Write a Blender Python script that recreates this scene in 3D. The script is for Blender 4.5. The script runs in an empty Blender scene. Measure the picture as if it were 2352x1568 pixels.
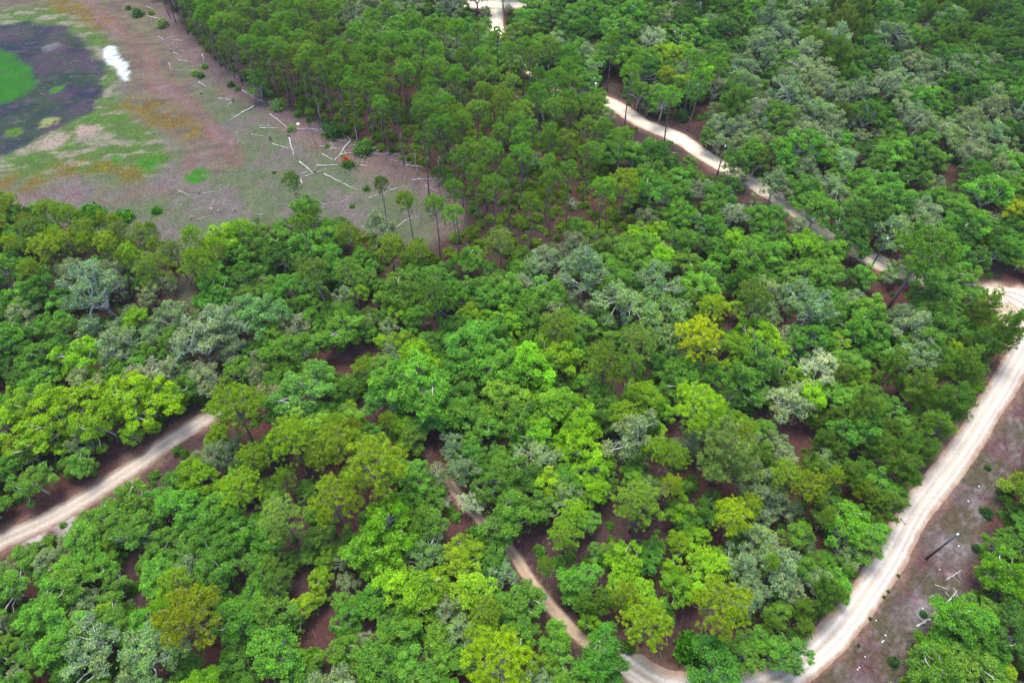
import bpy, math, random
import numpy as np
R = math.radians
random.seed(7)
rng = np.random.default_rng(7)
scene = bpy.context.scene
col = scene.collection

# ------------------------------------------------------------------ camera, sky, sun, exposure
CAM_H = 100.0
TILT = R(38.3)                                   # from straight down
cam = bpy.data.cameras.new("camera"); cam.sensor_width = 36; cam.lens = 24.0
cam.clip_start = 0.5; cam.clip_end = 8000
camo = bpy.data.objects.new("camera", cam); col.objects.link(camo)
camo.location = (0, 0, CAM_H); camo.rotation_euler = (TILT, 0, 0)
scene.camera = camo
world = bpy.data.worlds.new("World"); scene.world = world; world.use_nodes = True
nt = world.node_tree; nt.nodes.clear()
sky = nt.nodes.new('ShaderNodeTexSky'); sky.sky_type = 'NISHITA'; sky.sun_disc = False
SUN_EL, SUN_AZ = R(72), R(-20)                   # azimuth clockwise from +Y
sky.sun_elevation = SUN_EL; sky.sun_rotation = SUN_AZ
sky.air_density = 1.0; sky.dust_density = 2.5; sky.ozone_density = 1.0
bg = nt.nodes.new('ShaderNodeBackground'); bg.inputs[1].default_value = 0.15
wo = nt.nodes.new('ShaderNodeOutputWorld')
nt.links.new(sky.outputs[0], bg.inputs[0]); nt.links.new(bg.outputs[0], wo.inputs[0])
sun = bpy.data.lights.new("sun", 'SUN'); sun.energy = 1.5; sun.angle = R(26); sun.color = (1.0, 0.96, 0.9)
suno = bpy.data.objects.new("sun", sun); col.objects.link(suno)
suno.rotation_euler = (R(90) - SUN_EL, 0, -SUN_AZ + math.pi)
suno.location = (0, 0, 150)
scene.view_settings.view_transform = 'Standard'
scene.view_settings.look = 'None'
scene.view_settings.exposure = 1.5
scene.view_settings.gamma = 1.0
scene.cycles.max_bounces = 6
scene.cycles.diffuse_bounces = 3
scene.cycles.glossy_bounces = 1
scene.cycles.transmission_bounces = 3

# ------------------------------------------------------------------ pixel <-> world (2352 x 1568 frame)
FX = 1568.0
ca, sa = math.cos(TILT), math.sin(TILT)
def at(px, py, z=0.0):
    u = (px - 1176) / FX; w = -(py - 784) / FX
    dx, dy, dz = u, w*ca + sa, w*sa - ca
    t = (z - CAM_H) / dz
    return (dx*t, dy*t, z)
def proj(x, y, z):
    d = z - CAM_H
    yc = y*ca + d*sa; zc = -y*sa + d*ca
    return 1176 + FX * x/(-zc), 784 - FX * yc/(-zc), -zc
def z1(x, y): return (x*.3339, y*.3339)
def z2(x, y): return (588 + x*.3339, y*.3339)

# ------------------------------------------------------------------ numpy noise
def _h(ix, iy, s):
    v = np.sin(ix*127.1 + iy*311.7 + s*74.7) * 43758.5453
    return v - np.floor(v)
def vnoise(x, y, s=0):
    x = np.asarray(x, float); y = np.asarray(y, float)
    ix = np.floor(x); iy = np.floor(y); fx = x-ix; fy = y-iy
    fx = fx*fx*(3-2*fx); fy = fy*fy*(3-2*fy)
    a = _h(ix,iy,s); b = _h(ix+1,iy,s); c = _h(ix,iy+1,s); d = _h(ix+1,iy+1,s)
    return (a*(1-fx)+b*fx)*(1-fy) + (c*(1-fx)+d*fx)*fy
def fbm(x, y, s=0, o=4):
    t = 0; a = .5; n = 0
    for i in range(o):
        t = t + a*vnoise(x*2**i + 13.7*i, y*2**i - 7.1*i, s+i); n += a; a *= .5
    return t/n
def poly_world(pts): return np.array([at(*p)[:2] for p in pts])
def sdist(P, X, Y, closed=True):
    """signed distance (inside > 0) for a closed polygon, plain distance for a polyline"""
    d = np.full(X.shape, 1e9); ins = np.zeros(X.shape, bool)
    n = len(P)
    for i in range(n if closed else n-1):
        ax, ay = P[i]; bx, by = P[(i+1) % n]
        ex, ey = bx-ax, by-ay
        t = np.clip(((X-ax)*ex + (Y-ay)*ey) / (ex*ex+ey*ey+1e-9), 0, 1)
        d = np.minimum(d, (X-ax-t*ex)**2 + (Y-ay-t*ey)**2)
        if closed:
            c = ((ay > Y) != (by > Y)) & (X < (bx-ax)*(Y-ay)/(by-ay+1e-12) + ax)
            ins ^= c
    d = np.sqrt(d)
    return np.where(ins, d, -d) if closed else d
def sst(e0, e1, v):
    t = np.clip((v-e0)/(e1-e0), 0, 1); return t*t*(3-2*t)
def lin(r, g, b):
    f = lambda c: (c/255/12.92) if c/255 <= .04045 else ((c/255+.055)/1.055)**2.4
    return np.array([f(r), f(g), f(b)])

# ------------------------------------------------------------------ layout of open ground and roads
CLEARING = [(-500,-120),(340,-60),(372,0),(420,70),(520,165),(600,222),(700,277),(780,318),(860,345),(960,392),(1015,412),
            (1050,455),(1060,520),(1010,560),(920,560),(830,525),(740,520),(640,520),(560,545),(480,580),(445,640),(450,700),(412,705),
            (426,640),(414,600),(330,560),(240,545),(120,520),(0,500),(-200,520),(-500,500)]
ROAD_UP = [(1146,-60),(1140,0),(1140,60),(1150,95),(1180,130),(1235,172),(1310,210),(1400,236),(1480,285),(1560,318),(1625,362),(1720,415),
           (1790,460),(1860,507),(1950,568),(2040,612),(2130,645),(2230,668),(2300,676),(2352,680),(2500,684)]
ROAD_TOP = [(980,2),(1050,8),(1140,10),(1230,4),(1330,-20)]
ROAD_R = [(2300,672),(2352,700),(2366,740),(2360,784),(2330,841),(2302,891),(2258,958),(2215,1025),(2190,1060),(2150,1112),(2100,1178),
          (2046,1278),(1990,1362),(1926,1446),(1857,1512),(1780,1560),(1690,1582),(1600,1585),(1520,1572),(1455,1536),(1415,1500)]
ROAD_L = [(-260,1390),(-100,1300),(0,1243),(100,1198),(200,1142),(267,1098),(334,1055),(367,1028),(434,985),(475,960),(520,932),(565,905)]
TRACK = [(1015,1082),(1055,1140),(1110,1200),(1172,1265),(1216,1330),(1272,1400),(1340,1468),(1415,1508)]
def smooth_line(P, n=6):
    P = np.array(P, float); out = []
    Q = np.vstack([2*P[0]-P[1], P, 2*P[-1]-P[-2]])
    for i in range(1, len(Q)-2):
        for k in range(n):
            t = k/n
            out.append(.5*((2*Q[i]) + (-Q[i-1]+Q[i+1])*t + (2*Q[i-1]-5*Q[i]+4*Q[i+1]-Q[i+2])*t*t + (-Q[i-1]+3*Q[i]-3*Q[i+1]+Q[i+2])*t**3))
    out.append(Q[-2]); return np.array(out)
roads = {}
for nm, pts, hw in (('up', ROAD_UP, 2.15), ('top', ROAD_TOP, 3.0), ('right', ROAD_R, 2.15), ('left', ROAD_L, 1.65), ('track', TRACK, .95)):
    roads[nm] = (smooth_line(poly_world(pts)), hw)

def hgt(x, y):
    return 0.0*np.asarray(x)

# ------------------------------------------------------------------ materials
def mat(name):
    m = bpy.data.materials.new(name); m.use_nodes = True
    n = m.node_tree; b = n.nodes['Principled BSDF']; b.inputs['Roughness'].default_value = .85
    b.inputs['Specular IOR Level'].default_value = .2
    return m, n, b
def node(n, t, **k):
    q = n.nodes.new(t)
    for a, v in k.items(): setattr(q, a, v)
    return q
def mixrgb(n, a, b, f, mode='MIX'):
    q = node(n, 'ShaderNodeMix', data_type='RGBA', blend_type=mode)
    for s, v in ((6, a), (7, b)):
        if isinstance(v, bpy.types.NodeSocket): n.links.new(v, q.inputs[s])
        else: q.inputs[s].default_value = (*v, 1)
    if isinstance(f, bpy.types.NodeSocket): n.links.new(f, q.inputs[0])
    else: q.inputs[0].default_value = f
    return q.outputs[2]
def noise(n, scale, detail=4, rough=.6, vec=None, dist=0):
    q = node(n, 'ShaderNodeTexNoise'); q.inputs['Scale'].default_value = scale
    q.inputs['Detail'].default_value = detail; q.inputs['Roughness'].default_value = rough; q.inputs['Distortion'].default_value = dist
    if vec is not None: n.links.new(vec, q.inputs['Vector'])
    return q.outputs['Fac']
def ramp(n, src, p0, p1, c0=(0,0,0), c1=(1,1,1)):
    q = node(n, 'ShaderNodeValToRGB'); q.color_ramp.elements[0].position = p0; q.color_ramp.elements[1].position = p1
    q.color_ramp.elements[0].color = (*c0, 1); q.color_ramp.elements[1].color = (*c1, 1)
    n.links.new(src, q.inputs[0]); return q.outputs[0]
def objcoord(n): return node(n, 'ShaderNodeTexCoord').outputs['Object']

def foliage_mat(name, trans=.30, hue=.75):
    m, n, b = mat(name)
    t = node(n, 'ShaderNodeAttribute', attribute_type='INSTANCER', attribute_name='tint')
    lv = node(n, 'ShaderNodeAttribute', attribute_type='GEOMETRY', attribute_name='lv')
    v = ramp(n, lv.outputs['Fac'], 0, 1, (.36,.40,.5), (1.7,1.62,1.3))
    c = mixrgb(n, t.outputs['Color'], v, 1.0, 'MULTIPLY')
    hv = noise(n, .75, 3, .6, objcoord(n)); c = mixrgb(n, c, ramp(n, hv, .36, .64, (.80,.92,1.15), (1.26,1.06,.68)), hue, 'MULTIPLY')
    n.links.new(c, b.inputs['Base Color'])
    b.inputs['Roughness'].default_value = .7; b.inputs['Specular IOR Level'].default_value = .08
    tr = node(n, 'ShaderNodeBsdfTranslucent'); n.links.new(mixrgb(n, c, (1.1,1.15,.6), 1.0, 'MULTIPLY'), tr.inputs[0])
    mx = node(n, 'ShaderNodeMixShader'); mx.inputs[0].default_value = trans
    n.links.new(b.outputs[0], mx.inputs[1]); n.links.new(tr.outputs[0], mx.inputs[2])
    n.links.new(mx.outputs[0], n.nodes['Material Output'].inputs[0])
    return m
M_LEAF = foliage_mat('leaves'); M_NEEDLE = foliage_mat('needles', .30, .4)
def bark_mat(name, c0, c1, scale=3):
    m, n, b = mat(name)
    f = noise(n, scale, 6, .7, objcoord(n))
    n.links.new(ramp(n, f, .35, .65, c0, c1), b.inputs['Base Color'])
    bp = node(n, 'ShaderNodeBump'); bp.inputs['Strength'].default_value = .5; n.links.new(f, bp.inputs['Height']); n.links.new(bp.outputs[0], b.inputs['Normal'])
    return m
M_OAKBARK = bark_mat('grey_oak_bark', (.24,.23,.22), (.62,.61,.59))
M_PINEBARK = bark_mat('pine_bark', (.10,.07,.085), (.26,.19,.20), 4)
M_DEADBARK = bark_mat('bleached_wood', (.30,.28,.27), (.62,.60,.58))
M_REDBARK = bark_mat('orange_peeled_bark', (.35,.12,.05), (.62,.27,.12), 2)
M_LOG = bark_mat('weathered_log', (.20,.17,.16), (.62,.59,.57), 2.2)
M_TWIG = bark_mat('grey_twigs', (.10,.08,.08), (.34,.30,.29), .3)
M_LOGDARK = bark_mat('dark_log', (.10,.07,.07), (.30,.25,.24), 1.2)

# ------------------------------------------------------------------ mesh helpers
class Geo:
    """collects quads/tris as numpy arrays, builds one mesh"""
    def __init__(s): s.v = []; s.f = []; s.lv = []; s.n = 0; s.fs = []
    def quads(s, V, lv):                        # V (N,4,3)
        N = len(V); s.v.append(V.reshape(-1,3)); s.fs.append((s.n, N, 4)); s.n += N*4; s.lv.append(lv)
    def tris(s, V, lv):
        N = len(V); s.v.append(V.reshape(-1,3)); s.fs.append((s.n, N, 3)); s.n += N*3; s.lv.append(lv)
    def tube(s, pts, rad, sides=6):
        pts = np.array(pts, float); n = len(pts); base = s.n
        d = np.gradient(pts, axis=0); d /= np.linalg.norm(d, axis=1)[:,None]+1e-9
        up = np.array([0.,0,1]); 
        a = np.cross(d, up); m = np.linalg.norm(a, axis=1) < .2
        a[m] = np.cross(d[m], [1.,0,0]); a /= np.linalg.norm(a, axis=1)[:,None]+1e-9
        for i in range(1, n):                                   # keep the frame from flipping
            a[i] = a[i-1] - d[i]*np.dot(a[i-1], d[i]); a[i] /= np.linalg.norm(a[i])+1e-9
        b = np.cross(d, a); an = np.arange(sides)/sides*2*math.pi
        V = pts[:,None,:] + np.array(rad)[:,None,None]*(np.cos(an)[None,:,None]*a[:,None,:] + np.sin(an)[None,:,None]*b[:,None,:])
        s.v.append(V.reshape(-1,3)); s.n += n*sides
        F = []
        for i in range(n-1):
            for k in range(sides):
                k2 = (k+1) % sides
                F.append((base+i*sides+k, base+i*sides+k2, base+(i+1)*sides+k2, base+(i+1)*sides+k))
        F.append(tuple(base+k for k in range(sides))[::-1]); F.append(tuple(base+(n-1)*sides+k for k in range(sides)))
        s.f += F
    def mesh(s, name, material, smooth=False):
        me = bpy.data.meshes.new(name)
        V = np.concatenate(s.v) if s.v else np.zeros((0,3))
        li, ls, lt = [], [], []; off = 0
        for st, N, k in s.fs:
            li.append(np.arange(st, st+N*k)); ls.append(off + np.arange(N)*k); lt.append(np.full(N, k)); off += N*k
        for f in s.f:
            li.append(np.array(f)); ls.append(np.array([off])); lt.append(np.array([len(f)])); off += len(f)
        li = np.concatenate(li); ls = np.concatenate(ls); lt = np.concatenate(lt)
        me.vertices.add(len(V)); me.vertices.foreach_set('co', V.astype('f').ravel())
        me.loops.add(len(li)); me.loops.foreach_set('vertex_index', li.astype('i'))
        me.polygons.add(len(ls)); me.polygons.foreach_set('loop_start', ls.astype('i')); me.polygons.foreach_set('loop_total', lt.astype('i'))
        me.update(calc_edges=True)
        if s.lv:
            a = me.attributes.new('lv', 'FLOAT', 'FACE'); L = np.full(len(ls), .5, 'f'); q = np.concatenate(s.lv); L[:len(q)] = q
            a.data.foreach_set('value', L)
        if smooth: me.polygons.foreach_set('use_smooth', np.ones(len(ls), bool))
        me.materials.append(material); me.validate(); return me

def unit(v): return v/(np.linalg.norm(v, axis=-1, keepdims=True)+1e-9)
def leaf_cloud(g, C, r, n, size, lv, up=.75, flat=.8, rnd=rng):
    """n leaves in a small gaussian cloud about each centre in C (K,3)"""
    K = len(C); P = np.repeat(C, n, 0) + rnd.normal(0, 1, (K*n,3))*np.array([r, r, r*flat])
    nr = unit(rnd.normal(0, 1, (K*n,3)) + np.array([0,0,up*1.6]))
    t = unit(np.cross(nr, rnd.normal(0,1,(K*n,3)))); b = np.cross(nr, t)
    sz = size*rnd.uniform(.6, 1.35, (K*n,1)); 
    t = t*sz*.62; b = b*sz*.42
    V = np.stack([P-t, P-b*1.0+t*.1, P+t, P+b+t*.1], 1)
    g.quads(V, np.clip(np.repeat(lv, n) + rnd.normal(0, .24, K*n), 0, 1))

def limb(p0, p1, r, sag=.12, n=5):
    p0 = np.array(p0, float); p1 = np.array(p1, float); L = np.linalg.norm(p1-p0)
    ts = np.linspace(0, 1, n); pts = p0[None]*(1-ts)[:,None] + p1[None]*ts[:,None]
    off = r.normal(0, sag*L, 3); off[2] += .1*L*abs(sag)*6
    pts += np.sin(ts*math.pi)[:,None]*off*.6
    pts[1:-1] += r.normal(0, .03*L, (n-2,3)); return pts

def make_oak(seed, Rc=3.3, H=8, lobes=17, dens=1.0, leaf=.20, open_=0.0, twigs=4):
    r = np.random.default_rng(seed); gt = Geo(); gl = Geo()
    h0 = H*r.uniform(.14,.26); lean = r.normal(0,.35,2)
    fork = np.array([lean[0]*.5, lean[1]*.5, h0])
    gt.tube(limb((0,0,-.15), fork, r, .05, 4), [.26,.22,.19,.18], 7)
    # lobe centres spread over a low dome, kept apart from one another
    C = []; Rl = []; tries = 0
    while len(C) < lobes and tries < 900:
        tries += 1
        a = r.uniform(0, 2*math.pi); q = math.sqrt(r.uniform(0,1)); e = 1+.22*math.sin(a*2+seed)+.14*math.sin(a*3+seed*2)+.10*math.sin(a*5+seed*3)
        z = H*(.52 + .36*math.sqrt(max(0,1-q*q*.95))) + r.normal(0,.5)
        if r.random() < .3: z -= r.uniform(.6, 2.0)
        c = np.array([q*Rc*e*math.cos(a)+lean[0], q*Rc*e*math.sin(a)+lean[1], z]); rl = r.uniform(.55, 1.12)
        if all(np.linalg.norm((c-d)*[1,1,.8]) > .66*(rl+x) for d, x in zip(C, Rl)): C.append(c); Rl.append(rl)
    mains = []
    for k in range(r.integers(3,6)):
        a = r.uniform(0, 2*math.pi)
        e = fork + np.array([math.cos(a)*Rc*.38, math.sin(a)*Rc*.38, H*r.uniform(.16,.32)])
        gt.tube(limb(fork, e, r), np.linspace(.19,.11,5), 6); mains.append(e)
    for c, rl in zip(C, Rl):
        m = min(mains, key=lambda q: np.linalg.norm(q-c))
        e = c - np.array([0,0,rl*.25]); gt.tube(limb(m, e, r), np.linspace(.11,.05,5), 5)
        K = int(52*dens*rl*rl)
        d = unit(r.normal(0,1,(K,3)) + np.array([0,0,.35])); rad = rl*(r.uniform(.25,1,K)**.45)
        P = c + d*rad[:,None]*np.array([1.08,1.08,.62])
        if open_: P = P[r.random(len(P)) > open_]
        l0 = r.normal(0,.11); lv = .46 + .10*(P[:,2]-c[2])/rl + l0 + r.normal(0,.08,len(P))  # leaf colour lightens toward the lobe top: a little painted top light
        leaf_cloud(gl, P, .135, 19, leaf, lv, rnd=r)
        for q in P[r.permutation(len(P))[:twigs]]:
            gt.tube(limb(e, e+(q-e)*r.uniform(.9,1.25), r, .14, 4), [.045,.035,.025,.012], 3)
    # stray twigs of leaves between lobes
    K = int(50*dens); a = r.uniform(0,2*math.pi,K); q = np.sqrt(r.uniform(0,1,K))*Rc*1.08
    P = np.stack([q*np.cos(a)+lean[0], q*np.sin(a)+lean[1], H*r.uniform(.35,.8,K)],1)
    leaf_cloud(gl, P, .3, 9, leaf, np.full(K,.35), rnd=r)
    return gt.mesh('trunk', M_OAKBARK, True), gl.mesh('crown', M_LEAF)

def tuft_needles(g, C, D, L, n, r, lv, w=.05):
    """a brush of n needles bundles about each centre, pointing within a cone of direction D"""
    K = len(C); P = np.repeat(C, n, 0); d = unit(np.repeat(D, n, 0)*.55 + r.normal(0,.75,(K*n,3)))
    ln = L*r.uniform(.65,1.15,(K*n,1)); s = unit(np.cross(d, r.normal(0,1,(K*n,3))))*w
    g.tris(np.stack([P-s, P+s, P+d*ln],1), np.clip(np.repeat(lv, n)+r.normal(0,.14,K*n),0,1))

def make_pine(seed, H=16, Rc=2.6, cz=.62, tufts=150, L=.42, broad=False, n=34):
    r = np.random.default_rng(seed); gt = Geo(); gl = Geo()
    ts = np.linspace(0,1,9); bend = r.normal(0,.35,(2,)); 
    P = np.stack([bend[0]*np.sin(ts*2.6), bend[1]*np.sin(ts*2.2), ts*H-.2*(ts==0)],1)
    gt.tube(P, np.linspace(.19,.05,9), 7)
    def trunk(t): return np.array([np.interp(t,ts,P[:,0]), np.interp(t,ts,P[:,1]), t*H])
    nb = int(26*(1.2 if broad else 1)); per = max(3, tufts//nb); ends = []; dirs = []
    for k in range(nb):
        t = cz + (1-cz)*((k+.5)/nb)**.9; a = k*2.4 + r.normal(0,.4)
        u = (t-cz)/(1-cz)
        prof = .85*math.sqrt(max(.05, 1-((u-.35)/.72)**2))
        ln = Rc*prof*r.uniform(.72,1.12); p0 = trunk(min(t,.97))
        rise = ln*(.10+.5*u) if not broad else ln*(.05+.55*u)
        p1 = p0 + np.array([math.cos(a)*ln, math.sin(a)*ln, rise])
        bp = limb(p0, p1, r, .07, 5); gt.tube(bp, np.linspace(.055,.02,5), 4)
        for j in range(per):
            s = r.uniform(.35,1)**.8; i = min(int(s*4),3); q = bp[i]*(1-(s*4-i)) + bp[i+1]*(s*4-i)
            o = r.normal(0,.42,3)*np.array([1,1,.5])*(Rc/2.6); o[2] += .12
            e = q + o; ends.append(e); dirs.append(unit(o*.6+np.array([math.cos(a)*.5, math.sin(a)*.5, .9])))
            if j % 2 == 0: gt.tube(limb(q, e, r, .1, 3), [.018,.013,.008], 3)
    ends.append(trunk(.995)); dirs.append(np.array([0,0,1.]))
    zb = H*(cz+.16*(1-cz)); hb = H*(1-cz)*.84
    for k in range(15 if broad else 11):                        # rounded caps of tufts over the dome
        a = k*2.4+r.normal(0,.3); q = math.sqrt((k+.5)/(15 if broad else 11))*.9; tp = trunk(.9)
        c = np.array([tp[0]+q*Rc*math.cos(a), tp[1]+q*Rc*math.sin(a), zb + hb*math.sqrt(max(0,1-q*q*.92)) + r.normal(0,.2)])
        rc = r.uniform(.6,.95)*Rc/2.9
        gt.tube(limb(trunk(min(.95,c[2]/H-.06)), c-[0,0,.2], r, .06, 4), [.045,.035,.025,.015], 4)
        for j in range(17 if broad else 15):
            o = unit(r.normal(0,1,3)+[0,0,.55])*rc*r.uniform(.6,1)*np.array([1.1,1.1,.75]); ends.append(c+o); dirs.append(unit(o+[0,0,.5]))
    C = np.array(ends); D = np.array(dirs)
    lv = .48 + .08*np.clip((C[:,2]/H-cz)/(1-cz),0,1) + r.normal(0,.1,len(C))  # needles higher in the crown are coloured lighter, slight top light painted in
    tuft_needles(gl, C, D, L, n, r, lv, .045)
    # a few dead stubs below the crown
    for k in range(6):
        t = r.uniform(.3, cz); a = r.uniform(0,6.28); p0 = trunk(t)
        gt.tube(limb(p0, p0+np.array([math.cos(a), math.sin(a), .1])*r.uniform(.4,1.1), r, .05, 3), [.025,.018,.01], 3)
    return gt.mesh('trunk', M_PINEBARK, True), gl.mesh('crown', M_NEEDLE)

def make_scrub_pine(seed, H=9, Rc=3.0):
    r = np.random.default_rng(seed); gt = Geo(); gl = Geo(); stems = []
    for k in range(r.integers(1,3)):
        a = r.uniform(0,6.28); top = np.array([math.cos(a)*.9*k, math.sin(a)*.9*k, H*r.uniform(.85,1)])
        p = limb((0,0,-.15), top, r, .03, 7); gt.tube(p, np.linspace(.16,.03,7), 6); stems.append(p)
    for st in stems:
        for k in range(60//len(stems)):
            t = .22 + .76*r.random()**.8; i = min(int(t*6),5); p0 = st[i]*(1-(t*6-i))+st[i+1]*(t*6-i)
            a = r.uniform(0,6.28); ln = Rc*(1.12-t)**.55*r.uniform(.6,1.1)
            out = np.array([math.cos(a), math.sin(a), .55+.5*t]); p1 = p0 + out*ln
            bp = limb(p0, p1, r, .05, 5); bp[:,2] += np.linspace(0,1,5)**2*ln*.18
            gt.tube(bp, np.linspace(.035,.01,5), 3)
            m = int(26*ln/2.4); s = r.uniform(.3,1.02,m)**.8; idx = np.clip((s*4).astype(int),0,3); f = (s*4-idx)[:,None]
            Q = bp[idx]*(1-f)+bp[idx+1]*f + r.normal(0,.2,(m,3))
            D = unit(out*1.0 + r.normal(0,.25,(m,3)) + [0,0,.3]); D = np.broadcast_to(D,(m,3))
            tuft_needles(gl, Q, D*1.5, .36, 16, r, .45+.1*s+r.normal(0,.07,m), .035)
    return gt.mesh('trunk', M_PINEBARK, True), gl.mesh('crown', M_NEEDLE)

def grow(g, p, d, ln, rad, lev, r, tips, sides=5):
    n = 4; pts = [p]; dd = d.copy()
    for i in range(n):
        dd = unit(dd + r.normal(0,.2,3)); pts.append(pts[-1] + dd*ln/n)
    g.tube(pts, np.linspace(rad, rad*.6, n+1), sides)
    if lev == 0: tips.append(pts[-1]); return
    for k in range(r.integers(2,5)):
        nd = unit(dd + r.normal(0,.62,3) + np.array([0,0,.12])); j = r.integers(2,n+1)
        grow(g, pts[j], nd, ln*r.uniform(.55,.8), rad*.55, lev-1, r, tips, max(3,sides-1))
def make_bare(seed, H=8, leafy=0, lev=4, material=None):
    r = np.random.default_rng(seed); g = Geo(); tips = []
    grow(g, np.array([0,0,-.15]), unit(np.array([r.normal(0,.15), r.normal(0,.15), 1.])), H*.36, .17, lev, r, tips, 6)
    tr = g.mesh('trunk', material or M_DEADBARK, True); cr = None
    if leafy:
        gl = Geo(); C = np.array(tips); leaf_cloud(gl, C, .28, leafy, .17, r.normal(.6,.12,len(C)), rnd=r); cr = gl.mesh('crown', M_LEAF)
    return tr, cr
def make_snag(seed, H=9, stubs=4, rad=.13):
    r = np.random.default_rng(seed); g = Geo(); p = limb((0,0,-.15), (r.normal(0,.3), r.normal(0,.3), H), r, .02, 6)
    g.tube(p, np.linspace(rad, rad*.35, 6), 6)
    for k in range(stubs):
        i = r.integers(2,6); a = r.uniform(0,6.28); g.tube(limb(p[i], p[i]+np.array([math.cos(a),math.sin(a),.3])*r.uniform(.4,1.2), r, .05, 3), [.03,.02,.012], 4)
    return g
def make_shrub(seed, Rc=1.0, H=1.1, n=60, leaf=.2):
    r = np.random.default_rng(seed); gt = Geo(); gl = Geo()
    for k in range(6):
        a = k*1.05+r.normal(0,.2); e = (math.cos(a)*Rc*.6, math.sin(a)*Rc*.6, H*r.uniform(.5,.85))
        gt.tube(limb((0,0,-.05), e, r, .08, 4), [.04,.03,.02,.012], 4)
    d = unit(r.normal(0,1,(n,3))); d[:,2] = abs(d[:,2]); P = d*(r.uniform(.4,1,(n,1))**.5)*np.array([Rc,Rc,H]); P[:,:2] += r.normal(0,.08*Rc,(n,2))
    leaf_cloud(gl, P, .14*Rc+.04, 12, leaf, .45+.08*P[:,2]/H+r.normal(0,.08,n), rnd=r)  # shrub leaf colour brightens with height, a touch of painted light from above
    return gt.mesh('stem', M_OAKBARK, True), gl.mesh('foliage', M_LEAF)

# ------------------------------------------------------------------ object helpers
def link(name, me, parent=None):
    o = bpy.data.objects.new(name, me); col.objects.link(o)
    if parent: o.parent = parent
    return o
def tag(o, label=None, cat=None, group=None, kind=None):
    if label: o['label'] = label
    if cat: o['category'] = cat
    if group: o['group'] = group
    if kind: o['kind'] = kind
def place(name, meshes, x, y, rz=0, s=1.0, sz=None, tint=None, parts=('trunk','crown'), tilt=(0,0)):
    e = bpy.data.objects.new(name, None); col.objects.link(e); e.empty_display_size = .5
    e.location = (x, y, 0); e.rotation_euler = (tilt[0], tilt[1], rz); e.scale = (s, s, sz or s)
    for nm, me in zip(parts, meshes):
        if me is None: continue
        c = link(nm, me, e)
        if tint is not None: c['tint'] = [float(q) for q in tint]
    return e

# ------------------------------------------------------------------ GROUND: one sheet, colours of the ground itself as a vertex attribute
def axis(lo, hi, step, far):
    a = np.arange(lo, hi, step); left = lo - np.geomspace(4, far, 14)[::-1]; right = a[-1] + np.geomspace(4, far, 14)
    return np.concatenate([left, a, right])
xs = axis(-225, 225, .7, 3500); ys = axis(-10, 330, .7, 3500)
X, Y = np.meshgrid(xs, ys)
wx = X + 3.2*(fbm(X/7, Y/7, 1)-.5)*2; wy = Y + 3.2*(fbm(X/7, Y/7, 9)-.5)*2
wx2 = X + 1.3*(fbm(X/2.2, Y/2.2, 21)-.5)*2; wy2 = Y + 1.3*(fbm(X/2.2, Y/2.2, 29)-.5)*2
n1 = fbm(X/9, Y/9, 3); n2 = fbm(X/2.5, Y/2.5, 5); n3 = fbm(X/1.1, Y/1.1, 7, 3)
streak = fbm(X/5.5 + .12*Y, Y/1.7 - X*.12, 31)
A = np.zeros(X.shape+(3,))
def put(c, m, c2=None, f=None):
    global A
    m = np.clip(m,0,1)[...,None]; cc = c if c2 is None else c*(1-f[...,None]) + c2*f[...,None]
    A = A*(1-m) + cc*m
litter = lin(96,62,58); litter2 = lin(82,60,62)
put(litter, np.ones(X.shape), litter2, sst(.35,.65,n1)); put(lin(62,72,38), sst(.55,.72,fbm(X/5,Y/5,41))*.35)
clear = sdist(poly_world(CLEARING), wx, wy)
GRASS = lin(100,112,80); GREY = lin(118,110,106)
put(GRASS, sst(-2,2,clear), GREY, sst(.40,.62,.6*n1+.4*n2))
# pinkish needle litter under the pine edge of the clearing
EDGE = [(380,30),(450,110),(560,200),(700,285),(860,360),(960,400),(1030,440),(1050,520)]
de = sdist(poly_world(EDGE), wx, wy, False); put(lin(136,104,104), sst(8,1,de)*sst(-2,2,clear)*.85, lin(136,114,114), n2)
# old sandy bank: brown flat north east of the pond, reddish wheel path
BROWN = [(-200,-80),(370,-40),(350,40),(440,200),(520,330),(545,380),(480,420),(420,330),(330,280),(290,190),(240,90),(130,20),(-200,20)]
db = sdist(poly_world(BROWN), wx, wy); put(lin(104,88,80), sst(-3,3,db)*.8, lin(122,112,88), sst(.4,.6,streak))
PATH = [(150,-40),(210,10),(270,60),(320,110),(345,160),(372,195),(410,222),(445,250),(490,300),(520,335),(540,375)]
dp = sdist(poly_world(PATH), wx, wy, False); put(lin(124,94,94), sst(3.2,.6,dp + 6*(n2-.5))*.5, lin(148,116,124), sst(.4,.6,n1))
put(lin(134,84,82), sst(.9,.3,np.abs(dp-1.6))*.5*n1*1.5)
BAND = [(60,455),(180,447),(300,440),(380,430),(450,400),(480,350)]
dd_ = sdist(poly_world(BAND), wx, wy, False); put(lin(132,92,104), sst(5,1.0,dd_+5*(n2-.5))*.45, GREY, sst(.4,.65,n2))
# straw and green sedge ring
RING = [(-300,15),(0,22),(110,15),(200,50),(255,95),(272,150),(262,200),(285,240),(330,285),(372,330),(382,372),(340,400),(240,392),(120,400),(0,415),(-300,450)]
dr = sdist(poly_world(RING), wx, wy)
ringc = np.where((streak > .52)[...,None], lin(140,136,116), lin(86,112,52))
ringc = ringc*(.75+.5*n3[...,None])
m = sst(-2.5,2.5,dr)*sst(.25,.55,.5*n2+.5*n3+.12); A = A*(1-m[...,None])+ringc*m[...,None]
put(lin(74,118,30), sst(-2.5,2.5,dr)*sst(.48,.62,fbm(X/6,Y/3,55))*sst(.35,.6,fbm(X/1.8,Y/.9,57))*.9)
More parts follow.
